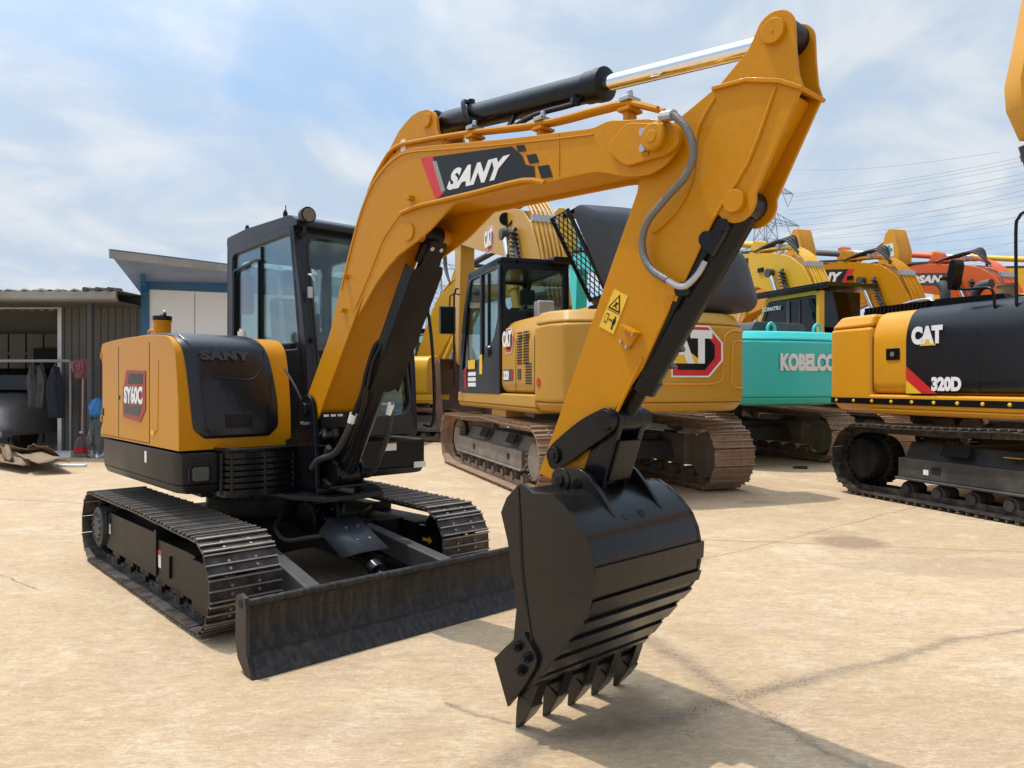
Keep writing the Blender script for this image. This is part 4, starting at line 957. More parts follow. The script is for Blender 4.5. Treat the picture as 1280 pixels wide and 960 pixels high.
def big_boom(root, paintm, pose='away', text=None, hoses=True, armpaint=None, detail=True, band=None, bucket=True, ramp=None):
    ap = armpaint or paintm; ramp = ramp or M['dkgrey']
    if pose == 'away':   # boom raised over the front, arm hanging far out
        bo = [(.25,1.75),(.55,2.55),(.95,3.55),(1.35,4.15),(1.8,4.46),(2.3,4.60),(3.0,4.72),(5.0,5.02),(6.35,5.20),(6.6,5.16),(6.72,4.98),(6.6,4.82),(6.0,4.60),(4.4,4.18),(3.0,3.86),(2.4,3.62),(1.9,3.2),(1.35,2.55),(.85,1.85),(.6,1.60),(.35,1.58)]
    else:                # boom low, arm folded under, its head standing up
        bo = [(.25,1.75),(.45,2.5),(.8,3.4),(1.2,4.1),(1.6,4.45),(2.1,4.55),(3.2,4.65),(4.3,4.75),(4.5,4.65),(4.55,4.45),(4.4,4.3),(3.2,4.0),(2.4,3.85),(1.9,3.5),(1.35,2.7),(.85,1.85),(.6,1.60),(.35,1.58)]
    mb = MB(); mb.prism(inset(bo,.03), -.20, .20); mb.prism(bo, -.225, -.19); mb.prism(bo, .19, .225)
    boom = mb.build('boom', paintm, root, .015)
    if hoses:
        h = MB()
        for k in range(6):
            b = .20-.075*k
            h.tube([(.55,b,2.65),(.9,b,3.62+.02*(k%2)),(1.3,b,4.28),(1.75,b,4.62),(2.3,b,4.72+.03*(k%3)),(3.2,b,4.80)], .026, 8, 4)
        h.build('hydraulic_pipe', paintm, boom)
        h = MB()
        for k in range(4):
            b = .22-.09*k
            h.tube([(1.5+.1*k,b,4.5),(1.9,b+.05,4.85+.04*k),(2.5,b,4.88),(3.1+.2*k,b,4.78)], .03, 8, 5)
            h.tube([(3.1+.2*k,b,4.80),(4.5,b,4.98),(5.2,b*.8,5.12),(5.7,b,5.10)], .018, 6, 4)
        if pose == 'away':
            for k in range(4): h.tube([(5.7,.24-.04*k,5.1),(6.4,.27,5.28),(7.1+.07*k,.27,5.0),(7.15+.07*k,.27,4.3),(6.85,.25,3.8)], .022, 6, 5)
        h.build('hydraulic_hose', M['rubber'], boom)
        if detail:
            h = MB()
            for a, z in ((.72,3.05),(1.2,4.15),(2.2,4.72)): h.box(a-.05,a+.05,-.2,.26,z-.03,z+.09)
            h.build('pipe_clamp', M['steel'], boom, .004)
    # boom rams with coil-protected hose
    for sd in (-1, 1):
        r = MB(); p0 = Vector((.95, sd*.36, 1.35)); p1 = Vector((2.35, sd*.36, 4.12)); d = (p1-p0).normalized()
        r.cyl(p0, p0+d*1.9, .085); r.cyl(p0+d*1.88, p0+d*2.0, .10); ram = r.build('boom_ram', paintm, root)
        r = MB(); r.cyl(p0+d*2.0, p1, .055); r.build('ram_rod', M['chrome'], ram)
        r = MB(); r.cyl(p1-Vector((0,.08,0)), p1+Vector((0,.08,0)), .11); r.build('rod_eye', M['dkgrey'] , ram, .006)
    h = MB()
    pts = []
    for i in range(120):
        t = i/119; a = 1.95-.45*t*t; z = 4.1-.85*t; an = t*2*math.pi*10
        pts.append((a+.07*math.cos(an), .33+.07*math.sin(an), z))
    h.tube(pts, .022, 6, 1); h.tube([(2.0,.26,4.15),(1.95,.33,4.1),(1.85,.33,3.8),(1.55,.33,3.3)], .04, 8); h.build('coil_guard', M['rubber'], boom)
    h = MB(); h.box(2.75,2.95,.226,.27,4.22,4.33); h.build('boom_lamp', M['black'], boom, .01)
    # arm ram + arm
    r = MB()
    if pose == 'away':
        p0 = Vector((3.2,0,4.98)); p1 = Vector((6.75,0,5.72)); L1 = 2.2
        ao = [(6.15,4.9),(6.35,5.35),(6.65,5.85),(6.85,5.85),(6.9,5.5),(6.72,4.4),(6.65,1.95),(6.5,1.85),(6.4,2.0),(6.2,4.2)]
    else:
        p0 = Vector((1.7,0,4.8)); p1 = Vector((4.75,0,6.15)); L1 = 1.5
        ao = [(4.35,4.3),(4.3,4.7),(4.38,5.2),(4.6,6.05),(4.68,6.24),(4.82,6.24),(4.90,6.1),(5.0,5.6),(5.05,5.3),(4.7,4.3),(4.1,2.0),(3.9,1.95),(3.8,2.1),(4.2,4.0)]
        ao = [(4.1,4.7),(4.2,4.95),(4.52,5.85),(4.62,6.15),(4.75,6.28),(4.9,6.25),(4.96,6.1),(5.14,5.55),(5.12,5.2),(4.72,4.3),(4.1,2.0),(3.9,1.95),(3.8,2.1),(4.15,4.0)]
    d = (p1-p0).normalized(); r.cyl(p0, p0+d*L1, .085); r.cyl(p0+d*L1, p0+d*(L1+.08), .10)
    ram = r.build('arm_ram', ramp, root)
    r = MB(); r.cyl(p0+d*L1, p1, .055); r.cyl(p1-Vector((0,.12,0)), p1+Vector((0,.12,0)), .1); r.build('ram_rod', M['chrome'], ram)
    r = MB(); r.prism([(p0.x-.25,p0.z-.35),(p0.x+.3,p0.z-.3)]+circ(p0.x,p0.z,.11,8,20,160), -.16, .16); r.build('ram_lug', paintm, boom, .01)
    r = MB(); r.prism(ao, -.17, .17); 
    if pose != 'away': r.prism(ao[1:9], -.26, -.17); r.prism(ao[1:9], .17, .26)
    arm = r.build('arm', ap, root, .02)
    if bucket:
        if pose == 'away': ox, oz = 6.65, 0.0
        else: ox, oz = 4.0, 0.0
        bp = [(v.x+ox, v.y) for v in catmull([(-.05,2.0,0),(.25,1.9,0),(.45,1.45,0),(.35,.9,0),(-.05,.45,0),(-.55,.12,0)], 4)]
        b = MB(); inner = [(-.62+ox,.2),(-.25+ox,1.2),(-.15+ox,1.9)]
        b.prism(bp+inner, -.60, -.57); b.prism(bp+inner, .57, .60)
        inn = inset(bp+[(ox-.4,1)], .03)[:len(bp)]; b.prism(bp+inn[::-1], -.58, .58)
        b.prism([(ox-.1,1.8),(ox+.0,2.2),(ox+.2,2.15),(ox+.35,1.75)], -.22, -.18); b.prism([(ox-.1,1.8),(ox+.0,2.2),(ox+.2,2.15),(ox+.35,1.75)], .18, .22)
        for k in range(5): b.prism([(ox-.5,.18),(ox-.52,.08),(ox-.78,.0),(ox-.6,.16)], -.56+k*.26, -.48+k*.26)
        bu = b.build('bucket', M['rustd'], root, .01)
    return boom

def big_cab(root, pm, gm, rim=None, roof_guard=False, z1=3.2, dark=False):
    b0, b1 = .30, 1.36; a0, a1 = -.48, 1.62
    c = MB()
    so = roundpoly([(a0,1.25),(a0,z1),(a1-.45,z1),(a1-.15,z1-.55),(a1+.12,2.0),(a1+.12,1.25)], .14)
    s1 = roundpoly([(a0+.10,1.95),(a0+.10,z1-.14),(a1-.55,z1-.14),(a1-.28,z1-.6),(a1-.02,2.05),(a1-.02,1.62)], .08)
    for b in (b0, b1-.06): ringf(c, so, s1, b, b+.06, lambda u, v, w: (u, w, v))
    ro = roundpoly([(b0,1.25),(b1,1.25),(b1,z1),(b0,z1)], .05); ri = roundpoly([(b0+.09,2.45),(b1-.09,2.45),(b1-.09,z1-.17),(b0+.09,z1-.17)], .10)
    ringf(c, ro, ri, 0, .06, lambda u, v, w: (a0+w, u, v))
    fr = lambda z: (a1+.12 if z < 2 else a1+.12-.27*(z-2)/.65 if z < z1-.55 else a1-.15-.3*(z-z1+.55)/.55)
    fi = roundpoly([(b0+.09,1.5),(b1-.09,1.5),(b1-.09,z1-.15),(b0+.09,z1-.15)], .08)
    ringf(c, ro, fi, -.06, 0, lambda u, v, w: (fr(v)+w, u, v))
    c.prism(roundpoly([(a0,z1-.13),(a0,z1),(a1-.42,z1),(a1-.36,z1-.12)], .05), b0, b1)
    c.box(a0+.05, a1, b0+.02, b1-.02, 1.25, 1.4)
    c.box(.42,.52,b1-.055,b1+.004,1.4,z1-.1); c.box(.10,.13,b1-.05,b1+.0,1.9,z1-.15)
    cab = c.build('cab', pm, root, .02)
    for nm, pts, w, fn in (('side_window', s1, b1-.03, lambda u, v, w: (u, w, v)), ('side_window', s1, b0+.03, lambda u, v, w: (u, w, v)),
                           ('rear_window', ri, a0+.03, lambda u, v, w: (w, u, v)), ('windscreen', fi, -.03, lambda u, v, w: (fr(v)+w, u, v))):
        g = MB(); panef(g, pts, w, w+.006, fn); g.build(nm, gm, cab)
    s = MB(); s.box(.1,.6,.5,1.05,1.6,1.78); s.prism([(.02,1.75),(.14,1.75),(.05,2.55),(-.08,2.5)], .5, 1.05); s.prism([(-.06,2.58),(.04,2.58),(.0,2.82),(-.08,2.8)], .66, .9); s.box(.1,.6,.55,1.0,1.4,1.6)
    s.build('seat', M['seat'], cab, .05, 3)
    if rim:
        g = MB(); ringf(g, inset(so, -.012), inset(so, .075), b1-.02, b1+.012, lambda u, v, w: (u, w, v)); g.box(a0-.012,a0+.02,b0+.02,b1-.09,1.4,z1-.02,1); g.box(a0-.014,a0+.02,b1-.12,b1+.006,1.3,z1,0)
        g.build('cab_rim', [rim, M['dglass']], cab, .008)
    if roof_guard:
        g = MB(); g.prism([(a0-.25,z1+.06),(a1-.1,z1+.06),(a1-.05,z1+.16),(a0-.3,z1+.14)], b0-.2, b1+.08); g.box(a0-.25,a1-.1,b1+.0,b1+.10,z1+.02,z1+.10); g.build('rain_roof', M['black'], cab, .01)
    return cab

def house(root, pm, cwm, side=None, hoodm=None, skirt=None, topm=None, square=False):
    skirt = skirt or pm; side = side or pm
    # side skirts and platform
    s = MB()
    plan = [(-1.9,-1.36),(1.75,-1.36),(1.95,-1.2),(1.95,-.5),(1.95,.4),(1.95,1.2),(1.85,1.36),(-1.9,1.36)]
    s.prismz([(x*.99,y*.97) for x, y in plan], 1.03, 1.10, top=plan); s.prismz(plan, 1.10, 1.27)
    sk = s.build('side_skirt', skirt, root, .03, 3)
    # counterweight
    outer = [(-1.85,-1.36),(-2.25,-1.34),(-2.5,-1.22),(-2.66,-.95),(-2.74,-.5),(-2.76,0),(-2.74,.5),(-2.66,.95),(-2.5,1.22),(-2.25,1.34),(-1.85,1.36)]
    if square: outer = [(-1.85,-1.36),(-2.45,-1.36),(-2.58,-1.32),(-2.66,-1.2),(-2.70,-.5),(-2.71,0),(-2.70,.5),(-2.66,1.2),(-2.58,1.32),(-2.45,1.36),(-1.85,1.36)]
    c = MB(); low = [(x if x > -2 else x+.10, y*.95) for x, y in outer]
    top = [(x if x > -2 else x+.06, y*.985) for x, y in outer]
    c.prismz(low, 1.06, 1.18, top=outer); c.prismz(outer, 1.18, 2.12, top=outer); c.prismz(outer, 2.12, 2.28, top=[(x if x > -2 else x+.12, y*.95) for x, y in outer])
    cw = c.build('counterweight', cwm, root, .05, 4, ang=25)
    for sd in (-1, 1):
        y = sd*1.34
        pr = roundpoly([(sd*.55,1.27),(y,1.27),(y,2.02),(sd*1.22,2.28),(sd*.55,2.36)], .16, 5)
        s = MB(); s.prismx(pr, -1.85, -.50 if sd > 0 else 1.35)
        o = s.build('side_housing', side, root, .03, 3)
        q = MB()
        for a in (-1.83, -1.12) + (() if sd > 0 else (-.4,.35)): q.box(a-.006, a+.006, min(y,y+sd*.003), max(y,y+sd*.003), 1.3, 2.0)
        q.build('door_seam', M['dark'], o)
        if sd > 0:
            q = MB()
            for i in range(11): q.box(-1.06+.0,-.90,y-.002,y+.004,1.98-.001-i*.0,1.99) if False else None
            for i in range(8): 
                q.box(-1.72,-1.50,y,y+.006,1.40+i*.035,1.418+i*.035)
            q.build('vent', M['dark'], o)
    s = MB(); s.box(-1.85,.2,-.56,.56,1.27,2.20); s.prismx(roundpoly([(-.58,2.2),(.58,2.2),(.5,2.42),(-.5,2.42)], .06), -1.8, -.3); s.build('engine_cover', hoodm or pm, root, .03, 3)
    s = MB(); s.prism([(.2,1.25),(.2,1.9),(.45,1.95),(.9,1.5),(.9,1.25)], -.3, -.25); s.prism([(.2,1.25),(.2,1.9),(.45,1.95),(.9,1.5),(.9,1.25)], .24, .29); s.build('boom_bracket', M['dkgrey'], root, .01)
    return sk, cw

def excav(label, frame, pm, cwm=None, shoe=None, pose='away', group=None, scale=1.0, cabm=None, rim=None, roof_guard=False, z1=3.2, armpaint=None, gl=None, trackframe=None, disc=None, side=None, hoodm=None, n=49, bucket=True, square=False, ramp=None):
    root = thing('excavator', label, 'excavator', (frame.o[0], frame.o[1], 0), frame.yaw, group)
    big_tracks(root, shoe or M['rust'], trackframe or M['dust'], disc or M['dust'], n)
    sk, cw = house(root, pm, cwm or pm, side, hoodm, square=square)
    cab = big_cab(root, cabm or M['cab'], gl or M['glass'], rim, roof_guard, z1)
    boom = big_boom(root, pm, pose, armpaint=armpaint, bucket=bucket, ramp=ramp)
    if scale != 1: root.scale = (scale,)*3
    return root, sk, cw, cab, boom

def hexlogo(name, parent, org, xd, yd, w, h, txt, tm, red=True, wt=None, hx=True):
    """white block letters over a dark and red six-sided badge with a yellow wedge"""
    mb = MB(); W, H = w/2, h/2
    if hx:
        six = lambda k: [(-.1*w,-H*k),(W*.72*k,-H*k),(W*k*1.0,-H*.3*k),(W*k,H*.35*k),(W*.72*k,H*k),(-.1*w,H*k)]
        def hexa(k, dx=0): return [(W*(.30+a*k)+dx, H*(b*k)) for a, b in ((-.6,-1),(.45,-1),(.85,-.35),(.85,.35),(.45,1),(-.6,1))]
        plate(mb, hexa(1.0), org, xd, yd, 0, .002, 0); plate(mb, hexa(.94), org, xd, yd, .002, .003, 1); plate(mb, hexa(.72), org, xd, yd, .003, .004, 2)
    plate(mb, [(-.62*W,-.52*H),(.72*W,-.52*H),(.05*W,.22*H)], org, xd, yd, .004, .005, 2); plate(mb, [(-.54*W,-.47*H),(.62*W,-.47*H),(.05*W,.14*H)], org, xd, yd, .005, .006, 3)
    lg = mb.build(name, [M['white'], M['red'], M['black'], M['stkyel']], parent)
    X_ = Vector(xd).normalized(); Y_ = Vector(yd).normalized(); Z_ = X_.cross(Y_)
    lettering('badge_lettering', txt, M['white'], lg, Vector(org)+Z_*.0055+Y_*H*.18-X_*W*.08, xd, yd, w*.92, h*.66, .003, .055)
    return lg

# machine in the middle, seen from behind on its cab side
FC = Frame(.96, 11.28, R(90+18.8))
cat, sk, cw, cab, boom = excav('weathered yellow excavator with brown tracks and its grey engine bonnet raised, behind the front arm', FC, M['catyel'], M['catyel'], M['rust'], gl=M['glass'], n=50)
XL, ZL = (-1,0,0), (0,0,1)      # reading directions on a left-hand side
XR = (0,-1,0)                   # and on a rear face
hexlogo('model_badge', cat, (-.78,1.345,1.99), XL, ZL, .42, .34, 'CAT', None)
lettering('model_lettering', '320', M['white'], cat, (-.72,1.345,1.52), XL, ZL, .24, .13, .003, .06)
q = MB(); q.box(-1.0,-.58,1.341,1.343,1.44,1.60,0); q.box(-1.02,-.90,1.341,1.3435,1.46,1.58,1); q.build('model_badge', [M['dkgrey'], M['dred']], cat)
q = MB()
for i in range(12):
    z = 1.66+i*.036; yy = 1.342
    q.box(-1.36,-1.18,yy-.004,yy+.004,z,z+.02); q.box(-1.62,-1.42,yy-.004,yy+.004,z,z+.02)
q.build('vent', M['dark'], cat)
q = MB(); q.cyl((-2.0,1.34,1.42),(-2.0,1.36,1.42),.06,n=16); q.build('reflector', M['red'], cat)
q = MB(); q.box(-1.32,-1.20,1.34,1.35,1.46,1.6); q.build('door_latch', M['dkgrey'], cat, .003)
# black panel under the cab with its stickers
q = MB(); q.prism([(-.50,1.27),(-.50,2.5),(-.25,2.10),(.3,1.75),(.8,1.55),(1.7,1.5),(1.72,1.27)], 1.33, 1.372); q.build('lower_door_panel', M['cab'], cat, .01)
q = MB(); q.box(.75,1.15,1.373,1.376,1.64,1.78,0); q.box(1.25,1.40,1.373,1.376,1.32,1.66,1); q.box(.35,.5,1.373,1.376,1.55,1.85,0)
for i in range(3): q.box(.7,1.15,1.373,1.376,1.36+i*.085,1.42+i*.085,2)
q.build('sticker', [M['stkyel'], M['dred'], M['white']], cat)
q = MB(); q.rev((.02,1.36,1.88),(.02,1.40,1.88),[(0,.10),(1,.08)],24); q.build('filler_cap', M['black'], cat)
q = MB(); q.box(-.55,.1,1.0,1.3,.93,1.04); q.build('lower_guard', M['catyel'], cat, .01)
# mirrors and rail
q = MB(); q.tube([(1.6,1.40,2.9),(1.85,1.5,2.9),(1.85,1.5,2.4)], .014, 8, 2); q.prism(roundpoly([(1.78,2.25),(1.9,2.25),(1.9,2.72),(1.78,2.72)], .04), 1.42, 1.68); q.build('mirror', M['black'], cat, .02)
q = MB(); q.tube([(1.62,1.42,3.0),(1.72,1.46,2.9),(1.74,1.46,2.0),(1.72,1.46,1.35)], .016, 8, 2); q.build('grab_rail', M['black'], cat)
q = MB(); q.cyl((-.35,1.2,3.2),(-.35,1.2,3.75),.006,n=6); q.cyl((-.35,1.2,3.2),(-.35,1.2,3.26),.02,n=10); q.cyl((-.42,1.34,3.13),(-.46,1.36,3.13),.03,n=10); q.cyl((-.44,1.1,3.14),(-.48,1.1,3.14),.03,n=10); q.build('aerial', M['black'], cat)
q = MB(); q.prism([(-.62,3.12),(-.3,3.12),(-.3,3.24),(-.66,3.22)], .30,.60); q.build('camera_box', M['black'], cat, .02)
q = MB(); q.box(-.85,-.66,.68,.92,2.30,2.56); q.build('air_cleaner_box', M['silver'], cat, .02)
# counterweight badge and recess lines
hexlogo('rear_badge', cat, (-2.757,-.18,1.79), XR, ZL, .98, .62, 'CAT', None)
q = MB()
def cwx(b): # rear face of the counterweight
    pts = [(0,-2.76),(.5,-2.74),(.95,-2.66),(1.22,-2.5),(1.34,-2.25)]
    b = abs(b)
    for (b0,x0),(b1,x1) in zip(pts, pts[1:]):
        if b <= b1: return x0+(x1-x0)*(b-b0)/(b1-b0)
    return -2.25
def onrear(b, z, o=.004): return (cwx(b)-o, b, z)
q.tube([onrear(.9,2.05),onrear(.9,1.50),onrear(.82,1.42),onrear(.4,1.41),onrear(0,1.40),onrear(-.5,1.40),onrear(-.70,1.42),onrear(-.78,1.5),onrear(-.80,1.9),onrear(-.84,2.0),onrear(-.95,2.06),onrear(-1.2,2.06)], .014, 8, 3)
q.tube([onrear(-.98,1.38),onrear(-.93,1.45),onrear(-.95,1.86),onrear(-1.0,1.93),onrear(-1.2,1.94)], .012, 8, 3); q.tube([onrear(-.98,1.36),onrear(-1.2,1.35),onrear(-1.3,1.36)], .012, 8, 3)
q.build('cast_ridge', M['catyel2'], cw)
q = MB(); q.bolt((-2.70,.62,1.52),(-1,0,0),.03,.05); q.build('plug', M['black'], cw)
# raised engine bonnet with mesh side
q = MB(); out = [(1.10,3.50),(.98,3.56),(.45,3.55),(.2,3.50),(-1.15,3.26),(-1.35,3.05),(-1.50,2.50),(-1.42,2.36),(-1.2,2.33),(.48,2.36),(.58,2.42),(.62,2.55)]
out = roundpoly([(1.08,3.55),(.2,3.56),(-1.10,3.30),(-1.38,3.05),(-1.53,2.45),(-1.40,2.32),(.48,2.33),(.63,2.48)], .22, 5)
def tiltx(z): return -2.42+(z-2.3)*.10
n = len(out); inn = inset(out, .05); 
vs = [(tiltx(z), b, z) for b, z in out]+[(tiltx(z)+.55, b, z) for b, z in out]+[(tiltx(z)+.05, b, z) for b, z in inn]+[(tiltx(z)+.55, b, z) for b, z in inn]
cxo = (sum(p[0] for p in out)/n, sum(p[1] for p in out)/n); ip = [(p[0]+(cxo[0]-p[0])*.12, p[1]+(cxo[1]-p[1])*.16) for p in out]; ip2 = [(p[0]+(cxo[0]-p[0])*.3, p[1]+(cxo[1]-p[1])*.36) for p in out]; vs += [(tiltx(z)-.085, b, z) for b, z in ip]+[(tiltx(z)-.125, b, z) for b, z in ip2]
fs = [tuple(range(5*n, 6*n)), tuple(range(3*n-1, 2*n-1, -1))]
fs += [(i, (i+1) % n, 4*n+(i+1) % n, 4*n+i) for i in range(n)]+[(4*n+i, 4*n+(i+1) % n, 5*n+(i+1) % n, 5*n+i) for i in range(n)]
E0 = []
for i in range(n):
    j = (i+1) % n
    left = out[i][0] > .52 and out[j][0] > .52 and 2.45 < out[i][1] < 3.52
    if not left: fs += [(i, n+i, n+j, j), (2*n+i, 2*n+j, 3*n+j, 3*n+i), (n+i, 3*n+i, 3*n+j, n+j)]
q.add(vs, fs); bon = q.build('raised_bonnet', M['greyhood'], cat, 0, ang=50)
q = MB()
P0 = Vector((tiltx(2.45)+.03,.60,2.45)); P1 = Vector((tiltx(3.48)+.03,1.09,3.48)); D = Vector((.50,0,0))
for k in range(-6,16):
    for sg in (1,-1):
        u0, u1 = k/9.0, k/9.0+.42*sg
        a_ = max(0, min(1, u0)); b_ = max(0, min(1, u1))
        if abs(a_-b_) < .02 or u1 == u0: continue
        s0 = (a_-u0)/(u1-u0); s1_ = (b_-u0)/(u1-u0)
        q.cyl(P0.lerp(P1, a_)+D*s0, P0.lerp(P1, b_)+D*s1_, .008, n=5)
q.build('mesh_screen', M['black'], bon)
q = MB(); q.tube([P0, P1, P1+D, P0+D], .028, 8, 1, closed=True); q.tube([(-2.43,.62,2.36),(-1.9,.62,2.36)], .028, 8, 1); q.build('screen_rim', M['black'], bon)
q = MB()
for z in (3.22,2.98): q.box(tiltx(z)-.145,tiltx(z)-.10,-.45,.22,z-.012,z+.012)
q.box(-2.53,-2.46,-.1,.25,2.70,2.73); q.build('bonnet_rib', M['greyhood'], bon, .004)
q = MB(); q.cyl((-1.9,.3,2.3),(-2.1,.3,3.0),.02,n=8); q.cyl((-1.9,-.8,2.3),(-2.1,-.8,3.0),.02,n=8); q.build('bonnet_stay', M['black'], bon)
lg = hexlogo('boom_badge', boom, (3.75,.228,4.28), XL, ZL, .60, .52, 'CAT', None)
q = MB(); q.rev((2.75,.24,4.46),(2.58,.26,4.46),[(0,.06),(.5,.11),(1,.12)],20); q.tube([(2.62,.24,4.4),(2.5,.26,4.3),(2.3,.23,4.36)], .02, 6); q.build('round_lamp', M['black'], boom)

# machine on the right, tail towards the row, side in shade
FD = Frame(6.35, 7.86, R(18.2-90))
dd_, sk, cw, cab, boom = excav('yellow and black excavator at the right edge with yellow studs along its skirt', FD, M['catyel2'], None, M['shoe'], trackframe=M['dustblk'], disc=M['steelblk'], square=True)
q = MB(); q.box(-2.0,1.9,-1.372,-1.3605,1.15,1.225); q.prismz([(-2.0,-1.362),(-2.44,-1.362),(-2.55,-1.335),(-2.555,-1.345),(-2.45,-1.373),(-2.0,-1.373)], 1.15, 1.225); strip = q.build('rubber_strip', M['black'], dd_, .002)
q = MB()
for i in range(15):
    q.rev((-2.42+i*.30,-1.37,1.188),(-2.42+i*.30,-1.385,1.188),[(0,.022),(.6,.02),(1,.01)],12)
q.build('stud', M['stkyel'], strip)
q = MB(); pr = roundpoly([(-.60,1.28),(-1.36,1.28),(-1.36,2.02),(-1.24,2.29),(-.60,2.37)], .165, 6)
q.prismx(pr, -1.32, 1.36); dp = q.build('side_panel', M['cab'], dd_, .012)
q = MB()
q.box(-.40,-.394,-1.3625,-1.36,1.3,2.0); q.box(.20,.206,-1.3625,-1.36,1.3,2.0); q.build('door_seam', M['dark'], dp)
XD = (1,0,0)
q = MB(); plate(q, [(0,0),(.42,0),(0,.30)], (-1.31,-1.361,1.29), XD, ZL, 0, .002, 0); plate(q, [(.22,0),(.42,0),(0,.32),(0,.16)], (-1.31,-1.361,1.29), XD, ZL, .002, .003, 1)
q.build('stripe_decal', [M['stkyel'], M['red']], dp)
lettering('model_lettering', '320D', M['white'], dp, (-.77,-1.363,1.40), XD, ZL, .38, .16, .003, .06)
q = MB(); plate(q, [(-.14,-.10),(.14,-.10),(.0,.04)], (-1.01,-1.363,1.93), XD, ZL, .0, .002, 0); plate(q, [(-.11,-.092),(.11,-.092),(.0,.025)], (-1.01,-1.363,1.93), XD, ZL, .002, .003, 1); q.build('logo_wedge', [M['black'], M['stkyel']], dp)
lettering('logo_lettering', 'CAT', M['white'], dp, (-1.02,-1.366,1.96), XD, ZL, .42, .21, .003, .07)
q = MB(); q.box(-1.62,-1.42,-1.352,-1.342,1.69,1.83); lt = q.build('door_latch', M['black'], dd_, .004)
q = MB(); q.cyl((-1.52,-1.352,1.76),(-1.52,-1.36,1.76),.03,n=14); q.build('latch_lock', M['steel'], lt)
q = MB()
for i in range(16): q.prism([(-2.29+i*.062,2.27),(-2.262+i*.062,2.27),(-2.235+i*.062,2.395),(-2.28+i*.062,2.395)], -1.04, -.82)
q.prism([(-2.30,2.26),(-1.3,2.26),(-1.3,2.285),(-2.30,2.285)], -1.06, -.5); q.prism([(-1.28,2.28),(-.3,2.28),(-.35,2.37),(-1.2,2.40)], -1.04, -.6)
q.build('louvre_row', M['black'], dd_)
q = MB(); q.tube([(-.26,-1.28,2.2),(-.26,-1.30,2.36),(-.34,-1.30,2.42),(-.60,-1.32,2.43),(-.72,-1.32,2.50),(-.76,-1.32,2.62)], .016, 8, 3); q.prism(roundpoly([(-.73,2.44),(-.69,2.43),(-.63,2.70),(-.65,2.77),(-.70,2.76),(-.74,2.60)], .03), -1.39, -1.25); q.build('mirror', M['black'], dd_, .02)
q = MB(); q.tube([(-.02,-1.28,2.2),(-.02,-1.29,2.95),(.01,-1.29,3.08),(.10,-1.29,3.13),(.5,-1.29,3.13),(.62,-1.29,3.08),(.64,-1.29,2.2)], .016, 10, 4); q.build('hand_rail', M['black'], dd_)
q = MB(); q.cyl((-.42,-.9,2.3),(-.42,-.9,2.46),.09,n=20); q.cyl((-.42,-.9,2.46),(-.42,-.9,2.485),.10,n=20); q.build('air_filter', M['card'], dd_)
q = MB(); q.tube([(-.80,-.9,2.3),(-.80,-.9,2.42),(-.72,-.9,2.50),(-.6,-.9,2.51)], .055, 12, 4); q.tube([(-1.32,-.75,2.3),(-1.32,-.75,2.52),(-1.38,-.75,2.62)], .06, 12, 4); 
for q_ in q.loose(): q_.build('exhaust_pipe', M['dkgrey'], dd_)
q = MB(); q.tube([(-1.9,-.78,2.3),(-1.9,-.78,2.42),(-1.5,-.78,2.44),(-1.5,-.78,2.3)], .018, 8, 4); q.build('grab_rail', M['silver'], dd_)
q = MB(); q.box(-1.06,-.99,-1.375,-1.372,.36,.42,0); q.box(-.15,.05,-1.30,-1.2,.64,.645,1); q.build('sticker', [M['white'], M['stkyel']], dd_)

# teal machine between them
FK = Frame(3.97, 14.8, R(90+18.8))
kb, sk, cw, cab, boom = excav('teal excavator with white lettering across its rear between two yellow machines', FK, M['teal'], None, M['rust'], group=None, cabm=M['teal'])
lettering('rear_lettering', 'KOBELCO', M['white'], cw, (-2.7625,-.06,1.76), XR, ZL, 1.12, .29, .003, .06)
q = MB()
for b in (.40,-.55): q.prismx(circ(b,2.34,.09,16)+[], -2.45, -2.41) if False else q.tube([(-2.4,b-.07,2.24),(-2.4,b-.07,2.36),(-2.4,b,2.43),(-2.4,b+.07,2.36),(-2.4,b+.07,2.24)], .026, 8, 4)
q.build('lifting_eye', M['teal'], cw)
q = MB(); q.prismx(roundpoly([(-.45,2.28),(.75,2.28),(.65,2.46),(-.35,2.44)], .06), -2.3, -1.2); q.build('engine_cover_lid', M['dkgrey'], kb, .03)

# row behind
FM = Frame(7.42, 15.95, R(90+18.8))
km, sk, cw, cab, boom = excav('bright yellow excavator with a black rain roof over its cab behind the teal one', FM, M['komyel'], None, M['rust'], cabm=M['dkgrey'], gl=M['dglass'], rim=M['komyel'], roof_guard=True, z1=3.32, ramp=M['komyel'])
lettering('cab_lettering', 'KOMATSU', M['white'], cab, (1.0,1.375,3.08), XL, ZL, .62, .09, .004, .05)
lettering('boom_lettering', 'KOMATSU', M['black'], boom, (4.42,.23,4.50), XL, (.1,0,1), 2.1, .34, .004, .07)
FN = Frame(10.3, 17.3, R(90+18.8))
sy, sk, cw, cab, boom = excav('golden yellow excavator with black decal and red slash on its boom beyond the rain roof', FN, M['yellow'], None, M['rust'])
q = MB(); plate(q, [(-1.1,-.22),(.95,-.22),(1.1,.22),(-1.0,.22)], (4.0,.228,4.44), (-1,0,-.13), (-.13,0,1), 0, .003, 0); plate(q, [(.80,-.22),(1.0,-.22),(1.25,.22),(1.05,.22)], (4.0,.228,4.44), (-1,0,-.13), (-.13,0,1), .003, .005, 1)
dc = q.build('boom_decal', [M['decal'], M['red']], boom)
lettering('boom_lettering', 'SANY', M['white'], dc, (3.85,.2335,4.42), (-1,0,-.13), (0,0,1), 1.4, .3, .004, .06, shear=.2)
FO = Frame(13.0, 17.6, R(90+18.8))
do, sk, cw, cab, boom = excav('orange excavator with a dark name panel on its boom beyond the black engine cover', FO, M['orange'], None, M['rust'], ramp=M['orange'])
